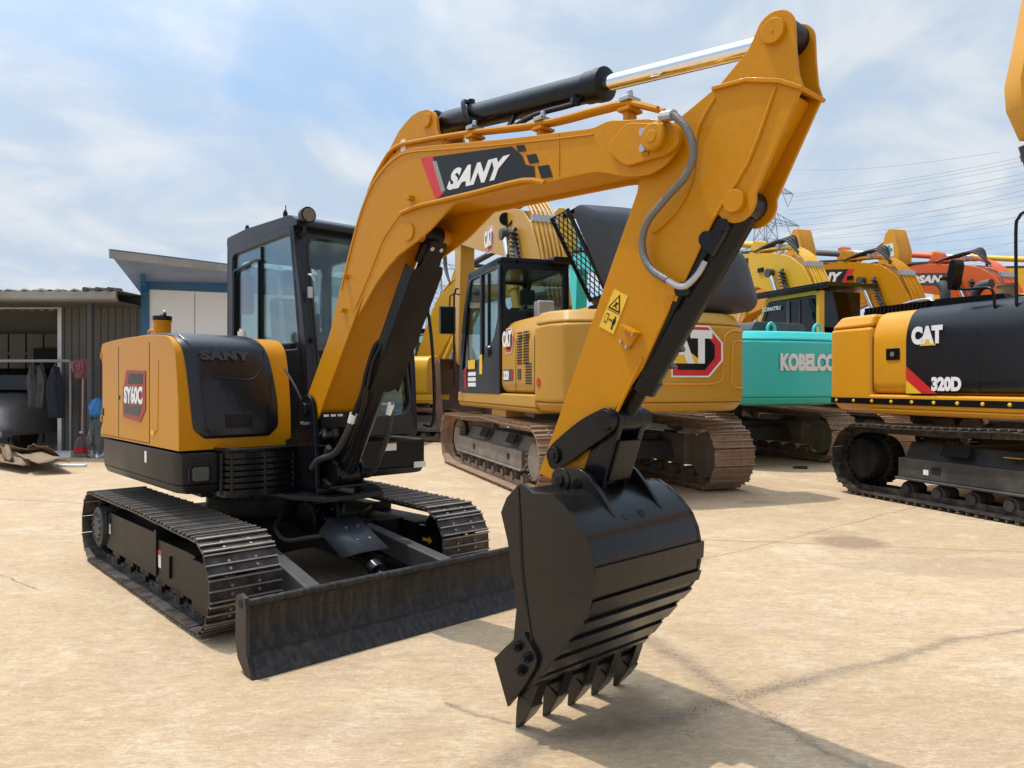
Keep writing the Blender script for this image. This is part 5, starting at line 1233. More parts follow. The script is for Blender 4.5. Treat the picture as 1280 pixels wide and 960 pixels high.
q = MB(); plate(q, [(-1.0,-.17),(.9,-.17),(1.0,.17),(-.9,.17)], (3.75,.228,4.40), (-1,0,-.13), (-.13,0,1), 0, .003, 0); dc = q.build('boom_decal', [M['dkgrey']], boom)
lettering('boom_lettering', 'DOOSAN', M['white'], dc, (3.75,.2335,4.40), (-1,0,-.13), (0,0,1), 1.7, .22, .004, .06, shear=.15)
FP = Frame(16.4, 18.3, R(90+18.8))
excav('bright yellow excavator just showing its boom at the right edge beyond the orange one', FP, M['komyel'], None, M['rust'], ramp=M['komyel'])
FQ = Frame(6.6, 24.3, R(18.2-90))
def armhead(fr, label, cross):
    root = excav(label, fr, M['catyel2'], None, M['rust'], pose='low', scale=.9)[0]
    if cross:
        q = MB(); c_ = (4.78,-.262,5.62); plate(q, [(-.17,-.2),(.17,-.2),(.17,.2),(-.17,.2)], c_, (1,0,0), (-.1,0,1), 0, .002, 0)
        plate(q, [(-.05,-.15),(.05,-.15),(.05,-.05),(.13,-.05),(.13,.05),(.05,.05),(.05,.15),(-.05,.15),(-.05,.05),(-.13,.05),(-.13,-.05),(-.05,-.05)], c_, (1,0,0), (-.1,0,1), .002, .004, 1)
        q.build('cross_sticker', [M['white'], M['green']], root)
    return root
FR = Frame(9.2, 24.3, R(18.2-90))

armhead(FQ, 'golden brown excavator arm head with a chrome ram standing up behind the bright yellow boom', False)
armhead(FR, 'golden brown excavator arm head with a green cross sticker, standing up behind the row', True)
FL = Frame(-2.75, 19.5, R(-22))
excav('bright yellow excavator glimpsed in the gap between the black cab and the dusty brown tracks', FL, M['komyel'], None, M['rust'], pose='low', scale=.9)
FT = Frame(9.2+4.6, 8.2, R(18.2-90))
# ------------------------------------------------------------------ arm reaching in at the top right
ra = thing('excavator', 'golden brown excavator arm with a green cross hanging into the top right corner', 'excavator', (10.42, 12.0, 0), R(180))
q = MB(); q.prism([(1.40,8.2),(1.95,7.9),(2.14,6.9),(2.27,6.3),(2.24,5.9),(2.02,5.42),(1.6,5.4),(1.3,6.0)], -.2, .2); q.prism([(2.05,6.4),(2.15,6.4),(2.13,5.8),(2.0,5.6)], -.23,-.2)
am = q.build('arm', M['catyel2'], ra, .02)
q = MB(); plate(q, [(-.2,-.2),(.2,-.2),(.2,.2),(-.2,.2)], (1.86,.203,6.75), (-1,0,0), ZL, 0, .003, 0); plate(q, [(-.06,-.16),(.06,-.16),(.06,-.06),(.16,-.06),(.16,.06),(.06,.06),(.06,.16),(-.06,.16),(-.06,.06),(-.16,.06),(-.16,-.06),(-.06,-.06)], (1.86,.203,6.75), (-1,0,0), ZL, .003, .006, 1); q.build('cross_sticker', [M['white'], M['green']], am)
q = MB(); q.cyl((2.04,0,5.3),(1.70,0,4.2),.11,n=24); q.cyl((2.00,0,5.17),(1.97,0,5.07),.125,n=24); q.cyl((1.70,0,4.2),(1.45,0,3.4),.06,n=20); q.build('bucket_ram', M['dkgrey'], ra)
q = MB(); q.prism([(1.5,8.0),(1.3,8.4),(.2,8.2),(-1.8,6.8),(-3.2,3.8),(-3.4,1.8),(-2.9,1.8),(-2.6,3.4),(-1.4,5.9),(.3,7.4),(1.2,7.5)], -.22, .22); q.build('boom', M['catyel2'], ra, .02)
q = MB(); q.box(-6.2,-1.4,-1.35,1.35,1.05,1.9); q.prismx(roundpoly([(-1.3,1.9),(1.3,1.9),(1.2,2.5),(-1.2,2.5)],.1), -6.1,-3.6); q.build('house', M['catyel2'], ra, .1)
q = MB(); q.box(-3.2,-1.5,.35,1.35,1.9,3.1); q.build('cab', M['cab'], ra, .06)
for sd in (-1,1):
    P = [(a-3.6, z) for a, z in belt_path(-1.96,2.16,.46,.415,.415,.02,.045)]; y0,y1 = sorted((sd*.89,sd*1.49)); belt(P,49,y0,y1,.012,.03,.014,link=False).build('track', [M['rust'], M['wornrust']], ra)
    q = MB(); q.box(-5.4,-1.7,min(sd*1.0,sd*1.35),max(sd*1.0,sd*1.35),.2,.65); q.build('track_frame', M['dust'], ra, .02)
q = MB(); q.cyl((-3.6,0,.3),(-3.6,0,1.06),.6); q.build('turntable', M['dkgrey'], ra)

# ------------------------------------------------------------------ ground
def ground_material():
    m, nt, N, L, P = nodes('worn_concrete')
    tc = N.new('ShaderNodeTexCoord')
    def noise(sc, det=8, ro=.6, dist=0, vec=None):
        n = N.new('ShaderNodeTexNoise'); n.inputs['Scale'].default_value = sc; n.inputs['Detail'].default_value = det; n.inputs['Roughness'].default_value = ro; n.inputs['Distortion'].default_value = dist
        L.new(vec or tc.outputs['Object'], n.inputs['Vector']); return n.outputs['Fac']
    def ramp(f, p0, p1, c0=0, c1=1):
        r = N.new('ShaderNodeMapRange'); r.inputs['From Min'].default_value = p0; r.inputs['From Max'].default_value = p1; r.inputs['To Min'].default_value = c0; r.inputs['To Max'].default_value = c1; r.clamp = True
        L.new(f, r.inputs['Value']); return r.outputs[0]
    def mix(a, b, f, t='MIX'):
        x = N.new('ShaderNodeMix'); x.data_type = 'RGBA'; x.blend_type = t
        for sck, v in (('A', a), ('B', b)):
            if isinstance(v, tuple): x.inputs[sck].default_value = (*v, 1)
            else: L.new(v, x.inputs[sck])
        if isinstance(f, float): x.inputs['Factor'].default_value = f
        else: L.new(f, x.inputs['Factor'])
        return x.outputs['Result']
    def math_(op, a, b=None):
        x = N.new('ShaderNodeMath'); x.operation = op
        for i, v in enumerate((a, b)):
            if v is None: continue
            if isinstance(v, (int, float)): x.inputs[i].default_value = v
            else: L.new(v, x.inputs[i])
        return x.outputs[0]
    mp = N.new('ShaderNodeMapping'); mp.inputs['Scale'].default_value = (1,2.6,1); mp.inputs['Rotation'].default_value = (0,0,R(-20)); L.new(tc.outputs['Object'], mp.inputs['Vector'])
    c = mix((.49,.352,.212), (.42,.29,.165), ramp(noise(.35,6,.6), .35,.65))
    c = mix(c, (.47,.325,.215), ramp(noise(1.1,5,.6,1.5), .48,.62,0,.6))
    c = mix(c, (.56,.45,.31), ramp(noise(1.3,10,.7,.6), .5,.72))
    c = mix(c, (.33,.24,.155), ramp(noise(3.0,13,.8,1.6,mp.outputs[0]), .50,.74,0,.65))
    c = mix(c, (.30,.235,.165), ramp(noise(14,10,.8,1.2,mp.outputs[0]), .50,.72,0,.6))
    c = mix(c, (.62,.53,.40), ramp(noise(8,12,.82,2.5,mp.outputs[0]), .54,.70,0,.65))
    c = mix(c, (.30,.24,.18), ramp(noise(.75,8,.7,1.0), .62,.8,0,.6))
    # scuffs: thin wandering lines where a stretched noise crosses its middle value
    def lines(sc, w, st, col, seed, m0=.5, m1=.62):
        nonlocal c
        mq = N.new('ShaderNodeMapping'); mq.inputs['Location'].default_value = (seed, seed*.7, 0); mq.inputs['Scale'].default_value = (1, 3.2, 1); mq.inputs['Rotation'].default_value = (0,0,R(seed*23)); L.new(tc.outputs['Object'], mq.inputs['Vector'])
        v = math_('ABSOLUTE', math_('SUBTRACT', noise(sc,5,.6,.2,mq.outputs[0]), .5))
        f = math_('MULTIPLY', ramp(v, 0, w, 1, 0), ramp(noise(sc*.9,4,.6,0,mq.outputs[0]), m0, m1))
        c = mix(c, col, math_('MULTIPLY', f, st))
    lines(2.3, .006, .75, (.25,.18,.115), 1.3); lines(5.0, .008, .6, (.28,.20,.13), 4.1); lines(3.4, .010, .6, (.64,.54,.41), 7.7); lines(8.0, .012, .5, (.27,.19,.12), 9.2)
    lines(1.1, .0022, .8, (.22,.16,.105), 2.6, .46, .56)
    # aggregate specks
    vo = N.new('ShaderNodeTexVoronoi'); vo.inputs['Scale'].default_value = 42; L.new(tc.outputs['Object'], vo.inputs['Vector'])
    sp = math_('MULTIPLY', ramp(vo.outputs['Distance'], .10,.16,1,0), ramp(noise(6,3,.6), .50,.66))
    c = mix(c, (.20,.15,.10), math_('MULTIPLY', sp, .5))
    c = mix(c, (.26,.19,.125), ramp(noise(42,6,.8,.6,mp.outputs[0]), .52,.70,0,.55))
    c = mix(c, (.62,.50,.36), ramp(noise(33,6,.8,.9,mp.outputs[0]), .56,.72,0,.5))
    mz = N.new('ShaderNodeMapping'); mz.inputs['Scale'].default_value = (1,4.2,1); mz.inputs['Rotation'].default_value = (0,0,R(-28)); L.new(tc.outputs['Object'], mz.inputs['Vector'])
    c = mix(c, (.32,.235,.155), ramp(noise(2.6,12,.78,.8,mz.outputs[0]), .52,.70,0,.55))
    # joints and cracks: distance to wandering segments
    sx = N.new('ShaderNodeSeparateXYZ')
    wn = N.new('ShaderNodeTexNoise'); wn.inputs['Scale'].default_value = 2.2; wn.inputs['Detail'].default_value = 8; wn.inputs['Roughness'].default_value = .7; L.new(tc.outputs['Object'], wn.inputs['Vector'])
    sv = N.new('ShaderNodeVectorMath'); sv.operation = 'SUBTRACT'; sv.inputs[1].default_value = (.5,.5,.5); L.new(wn.outputs['Color'], sv.inputs[0])
    sc = N.new('ShaderNodeVectorMath'); sc.operation = 'SCALE'; sc.inputs['Scale'].default_value = .16; L.new(sv.outputs[0], sc.inputs[0])
    ad = N.new('ShaderNodeVectorMath'); ad.operation = 'ADD'; L.new(tc.outputs['Object'], ad.inputs[0]); L.new(sc.outputs[0], ad.inputs[1]); L.new(ad.outputs[0], sx.inputs[0])
    X, Y = sx.outputs['X'], sx.outputs['Y']
    G = ground
    segs = [(G(815,800),G(868,835),.03),(G(868,835),G(922,873),.028),(G(922,873),G(1030,935),.012),(G(1030,935),G(1180,1010),.012),(G(922,873),G(830,898),.035),(G(830,898),G(690,925),.03),(G(690,925),G(560,985),.03),(G(922,873),G(1000,852),.025),(G(1000,852),G(1200,800),.02),(G(1200,800),G(1420,765),.012),
            (G(640,905),G(560,880),.006),((-9,9.2),(-3.2,5.0),.003),(G(820,672),G(1280,690),.008),((-14,11.2),(-4.2,8.4),.012),((2,12.2),(9,13.8),.02),(G(1280,600),G(880,700),.004)]
    dmin = None
    for (ax, ay), (bx, by), w in segs:
        ex_, ey = bx-ax, by-ay; ll = ex_*ex_+ey*ey
        px_ = math_('SUBTRACT', X, ax); py_ = math_('SUBTRACT', Y, ay)
        t = math_('DIVIDE', math_('ADD', math_('MULTIPLY', px_, ex_), math_('MULTIPLY', py_, ey)), ll)
        tcl = N.new('ShaderNodeClamp'); L.new(t, tcl.inputs[0]); t = tcl.outputs[0]
        dx = math_('SUBTRACT', px_, math_('MULTIPLY', t, ex_)); dy = math_('SUBTRACT', py_, math_('MULTIPLY', t, ey))
        d = math_('DIVIDE', math_('SQRT', math_('ADD', math_('MULTIPLY', dx, dx), math_('MULTIPLY', dy, dy))), w)
        dmin = d if dmin is None else math_('MINIMUM', dmin, d)
    rough_edge = math_('ADD', dmin, math_('MULTIPLY', math_('SUBTRACT', noise(28,6,.7), .5), 2.2))
    crack = ramp(rough_edge, .3,2.0,.8,0); halo = ramp(rough_edge, 1.0,4.5,1,0)
    c = mix(c, (.26,.195,.135), math_('MULTIPLY', halo, ramp(noise(9,8,.75), .38,.62,.1,.7)))
    c = mix(c, (.20,.15,.105), math_('MULTIPLY', crack, ramp(noise(75,4,.75), .40,.60,.10,.95)))
    # damp and oily patches
    for (gx, gy), rx, ry, st in ((G(1065,678),.32,.30,1.0),(G(1040,666),.35,.12,.35),(G(950,628),.28,.14,.5),(G(1200,708),1.0,.35,.35),(G(880,790),.25,.2,.2),(G(1160,690),.5,.12,.3),((-2.6,2.4),.7,.5,.3),((-.9,2.3),.5,.3,.25),(G(450,905),.5,.2,.2)):
        dx = math_('DIVIDE', math_('SUBTRACT', X, gx), rx); dy = math_('DIVIDE', math_('SUBTRACT', Y, gy), ry)
        d = math_('SQRT', math_('ADD', math_('MULTIPLY', dx, dx), math_('MULTIPLY', dy, dy)))
        d = math_('ADD', d, math_('MULTIPLY', math_('SUBTRACT', noise(4,6,.7), .5), .9))
        c = mix(c, (.27,.19,.12), math_('MULTIPLY', ramp(d, .7,1.1,1,0), st))
    # pale patched slab near the crack fork
    c = mix(c, (.58,.52,.43), math_('MULTIPLY', ramp(noise(2.2,9,.75,1.5), .58,.72), .5))
    v1 = ramp(noise(4.5,14,.86,1.8,mp.outputs[0]), .36,.64,.80,1.17); v2 = ramp(noise(19,10,.85,1.2,mz.outputs[0]), .36,.64,.84,1.14); v3 = ramp(noise(70,6,.85), .35,.65,.88,1.10)
    vv = math_('MULTIPLY', math_('MULTIPLY', v1, v2), v3)
    sv2 = N.new('ShaderNodeVectorMath'); sv2.operation = 'SCALE'; L.new(c, sv2.inputs[0]); L.new(math_('MULTIPLY', vv, 1.10), sv2.inputs['Scale']); c = sv2.outputs[0]
    L.new(c, P.inputs['Base Color']); P.inputs['Roughness'].default_value = .9; P.inputs['Specular IOR Level'].default_value = .25
    hgt = math_('ADD', math_('MULTIPLY', noise(14,10,.75,.5,mp.outputs[0]), .5), math_('MULTIPLY', noise(90,5,.7), .25))
    hgt = math_('SUBTRACT', hgt, math_('MULTIPLY', crack, .4))
    b = N.new('ShaderNodeBump'); b.inputs['Strength'].default_value = .8; b.inputs['Distance'].default_value = .018; L.new(hgt, b.inputs['Height']); L.new(b.outputs[0], P.inputs['Normal'])
    return m
g = MB(); g.add([(-400,-60,0),(400,-60,0),(400,600,0),(-400,600,0)], [(0,1,2,3)])
go = setting(g.build('ground', ground_material()))
# grit and scraps on the slab
G0 = ground
q = MB()
for k in range(700):
    y = random.uniform(2.3, 12); x = random.uniform(-.75,.75)*y; r = random.uniform(.0008,.0022)*(1+y*.12)
    if random.random() < .6: (qx,qy),(rx_,ry_) = random.choice(((G0(820,805),G0(922,873)),(G0(922,873),G0(1030,935)),(G0(922,873),G0(830,898)),(G0(922,873),G0(1010,850)))); t_ = random.random(); x, y = qx+(rx_-qx)*t_+random.gauss(0,.03), qy+(ry_-qy)*t_+random.gauss(0,.03)
    vs = [(x+random.uniform(-r,r)*1.6, y+random.uniform(-r,r)*1.6, random.uniform(.0,.9)*r) for _ in range(4)]
    q.add([(x-r,y-r*.6,.0005),(x+r,y-r*.5,.0005),(x+r*.2,y+r,.0005),(x+random.uniform(-.3,.3)*r,y,r*.9)], [(0,1,3),(1,2,3),(2,0,3),(0,2,1)])
o = q.build('grit', M['card'], None, ang=10); o['label'] = 'small grit and crumbs scattered over the concrete'; o['kind'] = 'stuff'

# ------------------------------------------------------------------ shed on the left
sh = thing('shed', 'low open fronted grey sheet metal shed with rusty roof edge at the left', 'shed', (0,0,0))
q = MB(); q.box(-9.02,-7.45,14.75,14.80,0,3.1); q.box(-16,-9.02,14.75,14.80,2.98,3.1); q.box(-9.02,-7.35,14.76,14.79,3.1,3.16); q.box(-7.50,-7.45,14.80,14.9,0,3.1); q.box(-9.1,-9.02,14.80,18.0,0,3.15); q.box(-16,-9.02,18,18.05,0,3.2)
wall = q.build('wall', M['shedwall'], sh)
q = MB()
for i in range(11): q.box(-9.0+i*.145,-8.965+i*.145,14.73,14.75,0,2.95)
q.build('wall_rib', M['shedwall'], wall, .004)
q = MB(); q.box(-12.3,-9.02,14.72,14.76,2.90,2.96); q.box(-9.08,-9.0,14.70,14.76,0,2.95); q.build('door_rail', M['silver'], sh, .004)
q = MB()
for i in range(15): q.box(-15.8+i*.42,-15.42+i*.42,17.6,17.63,.0,2.6)
q.box(-15.8,-9.6,17.57,17.6,2.1,2.16)
q.build('inner_panel', M['shedwall'], sh, .004)
q = MB(); q.box(-11.35,-10.75,17.45,17.56,1.75,2.25); q.box(-11.4,-10.7,17.4,17.5,1.70,1.75); q.build('inner_window', M['dark'], sh, .006)
q = MB()
rows = []
for i in range(75):
    x = -16.2+i*.12; h = .025 if i % 2 else 0
    if x > -7.32: break
    rows.append([(x,13.75,3.135+h),(x,(14.9 if x > -8.9 else 18.1),3.135+h+(.01 if x > -8.9 else .06))])
q.sheet(rows); rf = q.build('roof', M['shedroof'], sh, solid=.012)
q = MB(); q.box(-16.2,-7.38,13.70,13.76,2.985,3.125); q.box(-16.2,-7.38,13.76,13.80,2.96,3.0); q.build('gutter', M['shedroof'], sh, .006)
q = MB(); q.box(-16.2,-7.4,13.80,14.75,2.93,2.96); q.build('eaves_board', M['shedwall'], sh, .004)
for x in (-7.95,-7.72,-7.50):
    q = MB(); q.rev((x,13.68,3.16),(x,14.1,3.19),[(0,.045),(1,.045)],10); q.build('ridge_roll', M['dkgrey'], rf)
q = MB()
for i in range(26): q.tube([(-16+i*.31,13.72,3.12),(-15.9+i*.31,13.70,3.165),(-15.8+i*.31,13.72,3.13)], .012+.006*(i%3), 5, 2)
q.build('roof_edge', M['shedroof'], rf)
q = MB(); q.box(-8.06,-7.97,13.95,14.05,0,2.95); q.build1('post', M['dkgrey'], sh, .006)

# ------------------------------------------------------------------ blue and white building
bd = thing('building', 'white panel building with blue steel frame under a flaring mono pitch roof', 'building', (0,0,0))
u = Vector((.93,.367,0)); O = Vector((-7.29,14.8,0)); vn = Vector((.367,-.93,0))
def bp_(s, d, z): p = O+u*s-vn*d; return (p.x, p.y, z)
q = MB(); q.hexa([bp_(0,0,0),bp_(4.3,0,0),bp_(4.3,5,0),bp_(0,5,0),bp_(0,0,3.30),bp_(4.3,0,3.30),bp_(4.3,5,3.1),bp_(0,5,3.1)]); q.build('wall', M['panelw'], bd)
q = MB()
for s in (.83,1.68,2.53,3.38,4.23,5.1): q.hexa([bp_(s,-.004,.0),bp_(s+.015,-.004,.0),bp_(s+.015,.0,.0),bp_(s,.0,.0),bp_(s,-.004,3.28),bp_(s+.015,-.004,3.28),bp_(s+.015,0,3.28),bp_(s,0,3.28)])
q.build('panel_joint', M['grey'], bd)
q = MB(); q.hexa([bp_(-.16,-.05,0),bp_(.0,-.05,0),bp_(.0,.12,0),bp_(-.16,.12,0),bp_(-.16,-.05,3.55),bp_(.0,-.05,3.55),bp_(.0,.12,3.55),bp_(-.16,.12,3.55)])
q.hexa([bp_(0,-.04,3.303),bp_(4.3,-.04,3.303),bp_(4.3,.08,3.303),bp_(0,.08,3.303),bp_(0,-.04,3.50),bp_(4.3,-.04,3.50),bp_(4.3,.08,3.50),bp_(0,.08,3.50)])
q.build('steel_frame', M['bluesteel'], bd, .01)
q = MB(); q.hexa([bp_(2.2,-.03,1.3),bp_(3.2,-.03,1.3),bp_(3.2,.0,1.3),bp_(2.2,.0,1.3),bp_(2.2,-.03,2.4),bp_(3.2,-.03,2.4),bp_(3.2,.0,2.4),bp_(2.2,.0,2.4)]); q.build('window', M['dglass'], bd)
A_ = at(140,321,12.45); B_ = at(450,358,16.1); C_ = Vector((-2.9,19.4,3.50)); D_ = Vector((-8.93,18.3,3.27))
q = MB(); A2_, B2_ = A_+Vector((0,0,.0)), B_
q.add([A_, B_, C_, D_, A_+Vector((0,0,.07)), B_+Vector((0,0,.07)), C_+Vector((0,0,.07)), D_+Vector((0,0,.07))], [(0,3,2,1),(4,5,6,7),(0,1,5,4),(1,2,6,5),(2,3,7,6),(3,0,4,7)])
rf = q.build('roof', M['bluesoffit'], bd)
q = MB(); n_ = Vector((.72,-.69,0)); q.bar(A_+Vector((0,0,.04))+n_*.03-u*.05, B_+Vector((0,0,.04))+n_*.03, .04, .14); q.build('fascia', M['shedroof'], rf)
q = MB(); q.bar(A_+Vector((0,0,.115))-u*.04, B_+Vector((0,0,.115)), .10, .02); q.build('roof_trim', M['bluesteel'], rf)
q = MB(); q.bar(at(180,362,14.7), at(178,328,13.6), .08, .08); q.bar(at(183,345,14.6), at(188,333,13.9), .04, .04); q.build('strut', M['bluesteel'], bd, 0)

# ------------------------------------------------------------------ odds and ends by the shed
def upr(name, mb, mat, label, cat, bevel=0, **k):
    o = mb.build(name, mat, None, bevel, **k); tag(o, label, cat); return o
cr = thing('car', 'front end of a silver grey car inside the shed at the left edge', 'car', (-10.35,15.0,0), 0)
q = MB()
rows = []
pr = [(.0,.35),(-.02,.60),(.03,.86),(.10,.98),(.35,1.12),(1.0,1.25)]
ys = [(-1.9,.22),(-1.5,.05),(-.9,-.02),(-.4,.04),(-.1,.22),(.0,.5)]
for (z, dz) in ((.32,.02),(.55,.0),(.85,.02),(1.02,.08),(1.10,.25),(1.18,.8),(1.22,1.2)):
    rows.append([(x, yy+dz, z-(.06 if x > -.2 and z > 1 else 0)) for x, yy in ys]+[(.05,1.2,z*.98),(.05,2.6,z)])
q.sheet(rows); body = q.build('body', M['silver'], cr, solid=.02, ang=50)
q = MB(); q.box(-1.8,-.05,1.2,2.8,1.1,1.75); q.build('cabin', M['dglass'], cr, .2, 4)
q = MB(); q.box(-.62,-.38,-.06,.2,.80,.98); q.build('headlight', M['lens'], cr, .04, 3)
q = MB(); q.box(-1.5,-.75,-.06,.1,.62,.92); q.build('grille', M['black'], cr, .03, 3)
for i in range(2):
    q = MB(); q.box(-.74,-.66,-.055,.1,.66+.13*i,.74+.13*i); q.build('fog_lamp', M['card'], cr, .01)
q = MB(); q.rev((-.05,.9,.33),(-.28,.9,.33),[(0,.2),(.1,.32),(.9,.32),(1,.2)],28); q.build('wheel', M['rubber'], cr)
q = MB(); q.box(-1.9,.02,-.12,.3,.30,.46); q.build('bumper', M['silver'], cr, .06, 4)

rl = at(88,451,14.3); rl0 = at(-60,451,14.3)
q = MB(); q.cyl(rl0, rl, .03, n=10); q.cyl((rl.x,14.3,0),(rl.x,14.3,rl.z),.02,n=8); q.cyl((rl0.x,14.3,0),(rl0.x,14.3,rl0.z),.02,n=8)
upr('clothes_rail', q, M['grey'], 'long grey pipe rail holding work clothes across the shed front', 'rail')
def garment(px0, px1, py0, py1, d, mat, label, seed):
    random.seed(seed); t = at((px0+px1)/2, py0, d); w = (px1-px0)/FOC*d; h = (py1-py0)/FOC*d
    q = MB(); rows = []
    for i in range(15):
        v = i/14; ww = w*(.25+.75*min(1, v*3.2)) ; row = []
        for j in range(25):
            a = 2*math.pi*j/24; fold = 1+.16*math.sin(a*5+seed)+.08*math.sin(a*9+v*4)
            row.append((t.x+math.cos(a)*ww/2*fold+.02*math.sin(v*6+seed), d+math.sin(a)*.07*fold, t.z-.04-h*v))
        rows.append(row)
    q.sheet(rows); root = q.build('jacket', mat, None, ang=70, solid=.004); tag(root, label, 'jacket')
    q = MB(); q.tube([(t.x,d,t.z+.0),(t.x+.02,d,t.z+.04),(t.x,d,t.z+.06),(t.x-.02,d,t.z+.04)], .004, 6); q.tube([(t.x-w*.35,d,t.z-.12),(t.x,d,t.z+.0),(t.x+w*.35,d,t.z-.12)], .004, 6, 1); q.build('hanger', M['grey'], root)
garment(36,47,454,508,14.3, M['cloth'], 'rumpled pale grey jacket, first on the rail from the left', 3)
garment(46,57,454,508,14.3, M['cloth'], 'dark grey jacket hanging next to the navy one', 5)
garment(60,78,456,520,14.25, M['navy'], 'long navy jacket, last on the rail beside the mop', 8)
random.seed(11)
mp = thing('mop', 'upturned mop with dirty pink yarn head and pale pink handle leaning at the post', 'mop', (0,0,0))
b0 = at(103,541,14.0); t0 = at(104,462,14.1)
q = MB(); q.cyl((b0.x,b0.y,b0.z-.02), t0, .017, n=10); q.build('handle', paint('pink_handle', (.45,.26,.24), .5, .3), mp)
q = MB()
for k in range(230):
    a = random.uniform(0, 2*math.pi); rr = random.uniform(.05,.20); zt = random.uniform(.0,.10)*(1-rr/.25)
    c0_ = Vector((t0.x-.01,t0.y,t0.z+.10)); p1_ = c0_+Vector((math.cos(a)*rr*.7, math.sin(a)*rr*.5, .04+zt)); 
    p2_ = c0_+Vector((math.cos(a)*(rr+.03), math.sin(a)*rr*.7, random.uniform(-.08,.04))); p3_ = c0_+Vector((math.cos(a)*(rr*.9), math.sin(a)*rr*.7, random.uniform(-.28,-.06)*(1 if rr < .16 else .6)))
    q.tube([c0_, p1_, p2_, p3_], .008, 5, 3)
q.build('yarn_head', M['mop'], mp)
# flattened cardboard
random.seed(21)
cards = [((-12,556),(60,560),(75,571),(5,567),.30,'creased dark cardboard sheet on top of the heap'),
         ((-25,575),(-2,569),(48,578),(30,585),.10,'pale cardboard sheet lying at the front of the heap'),
         ((0,558),(12,558),(17,573),(6,576),.30,'narrow upright cardboard flap at the left of the heap'),
         ((14,563),(60,566),(88,576),(40,578),.16,'dark brown cardboard sheet spreading to the right of the heap'),
         ((34,556),(50,556),(49,561),(35,560),.36,'small cardboard flap curling up at the back of the heap')]
for i, (a, b, c, d, h, lab) in enumerate(cards):
    z = .04+.02*i; pts = []
    for j, p in enumerate((a, b, c, d)):
        zz = (.02 if i < 5 else 0)+(h*.9 if j in (0,1) else .03+.05*i); y = FOC*(CAMH-zz)/(p[1]-480); pts.append(Vector(((p[0]-640)/FOC*y, y, zz)))
    q = MB(); rows = []
    for s in range(7):
        r_ = []
        for t in range(7):
            v = pts[0].lerp(pts[1], t/6).lerp(pts[3].lerp(pts[2], t/6), s/6); r_.append((v.x, v.y, max(.015, v.z+random.uniform(-.018,.018)+.03*math.sin(t*1.3+i))))
        rows.append(r_)
    q.sheet(rows); o = q.build('cardboard_sheet', M['card'], None, ang=60, solid=.008); tag(o, lab, 'cardboard', 'flattened cardboard heaped before the shed')
# jug, bags, boxes, strip
jp = ground(102,571)
jg = thing('water_jug', 'clear plastic water jug with a red label at the foot of the mop', 'jug', (jp[0],jp[1],0))
q = MB(); q.rev((0,0,.02),(0,0,.46),[(0,.10),(.03,.125),(.3,.125),(.62,.125),(.80,.09),(.9,.035),(1,.033)],24); q.build('bottle', M['plastic'], jg)
q = MB(); q.rev((0,0,.08),(0,0,.19),[(0,.1265),(1,.1265)],24); q.build('paper_label', M['red'], jg)
q = MB(); q.rev((0,0,.46),(0,0,.49),[(0,.04),(1,.04)],16); q.build('cap', M['white'], jg)
def bag(name, px, py, w, h, mat, lab, cat, z0=0, seed=1):
    random.seed(seed); gx, gy = ground(px, py); q = MB(); rows = []
    for i in range(13):
        v = i/12; r = w/2*math.sqrt(max(.02, 1-(2*v-1)**4))*(1-.35*v); row = []
        for j in range(29):
            a = 2*math.pi*j/28; f = 1+.13*math.sin(a*4+v*5+seed)+.10*math.sin(a*7-v*9)+random.uniform(-.05,.05)*(j not in (0,28))
            row.append((gx+math.cos(a)*r*f, gy+math.sin(a)*r*f*.8, z0+h*v))
        rows.append(row)
    q.sheet(rows); q.add(rows[-1], [tuple(range(len(rows[-1])))]); o = q.build(name, mat, None, ang=50); tag(o, lab, cat); return o
bag('plastic_sack', 121,573,.36,.78, M['plastic'], 'crumpled clear plastic sack standing by the shed beside the excavator tail', 'sack', 0, 4)
bag('blue_bag', 121,573,.30,.38, M['blue'], 'bright blue plastic bag lying on top of the clear sack', 'bag', .76, 9)
gx, gy = ground(92,566)
q = MB(); q.box(gx-.16,gx+.14,gy+.5,gy+.75,0,.42); upr('cardboard_box', q, M['card'], 'small brown cardboard box behind the water jug', 'box', .004)
q = MB(); q.box(gx-.1,gx+.02,gy,gy+.15,0,.22); q.box(gx-.11,gx+.03,gy-.01,gy+.16,.22,.235); upr('black_crate', q, M['black'], 'small black box standing left of the water jug', 'box', .004)
gx, gy = ground(86,584)
q = MB(); q.box(gx-.28,gx+.26,gy,gy+.10,0,.045); upr('foam_strip', q, M['white'], 'white foam strip lying on the ground before the shed', 'foam strip', .012, seg=3)
gx, gy = ground(73,572)
q = MB()
for i in range(8): q.box(gx-.24+i*.06,gx-.2+i*.06,gy,gy+.14,0,.10+.02*(i%2))
q.box(gx-.24,gx+.24,gy-.01,gy,0,.07); upr('egg_tray', q, M['white'], 'white notched plastic tray right of the cardboard heap', 'tray', .003)
gx, gy = ground(118,580)
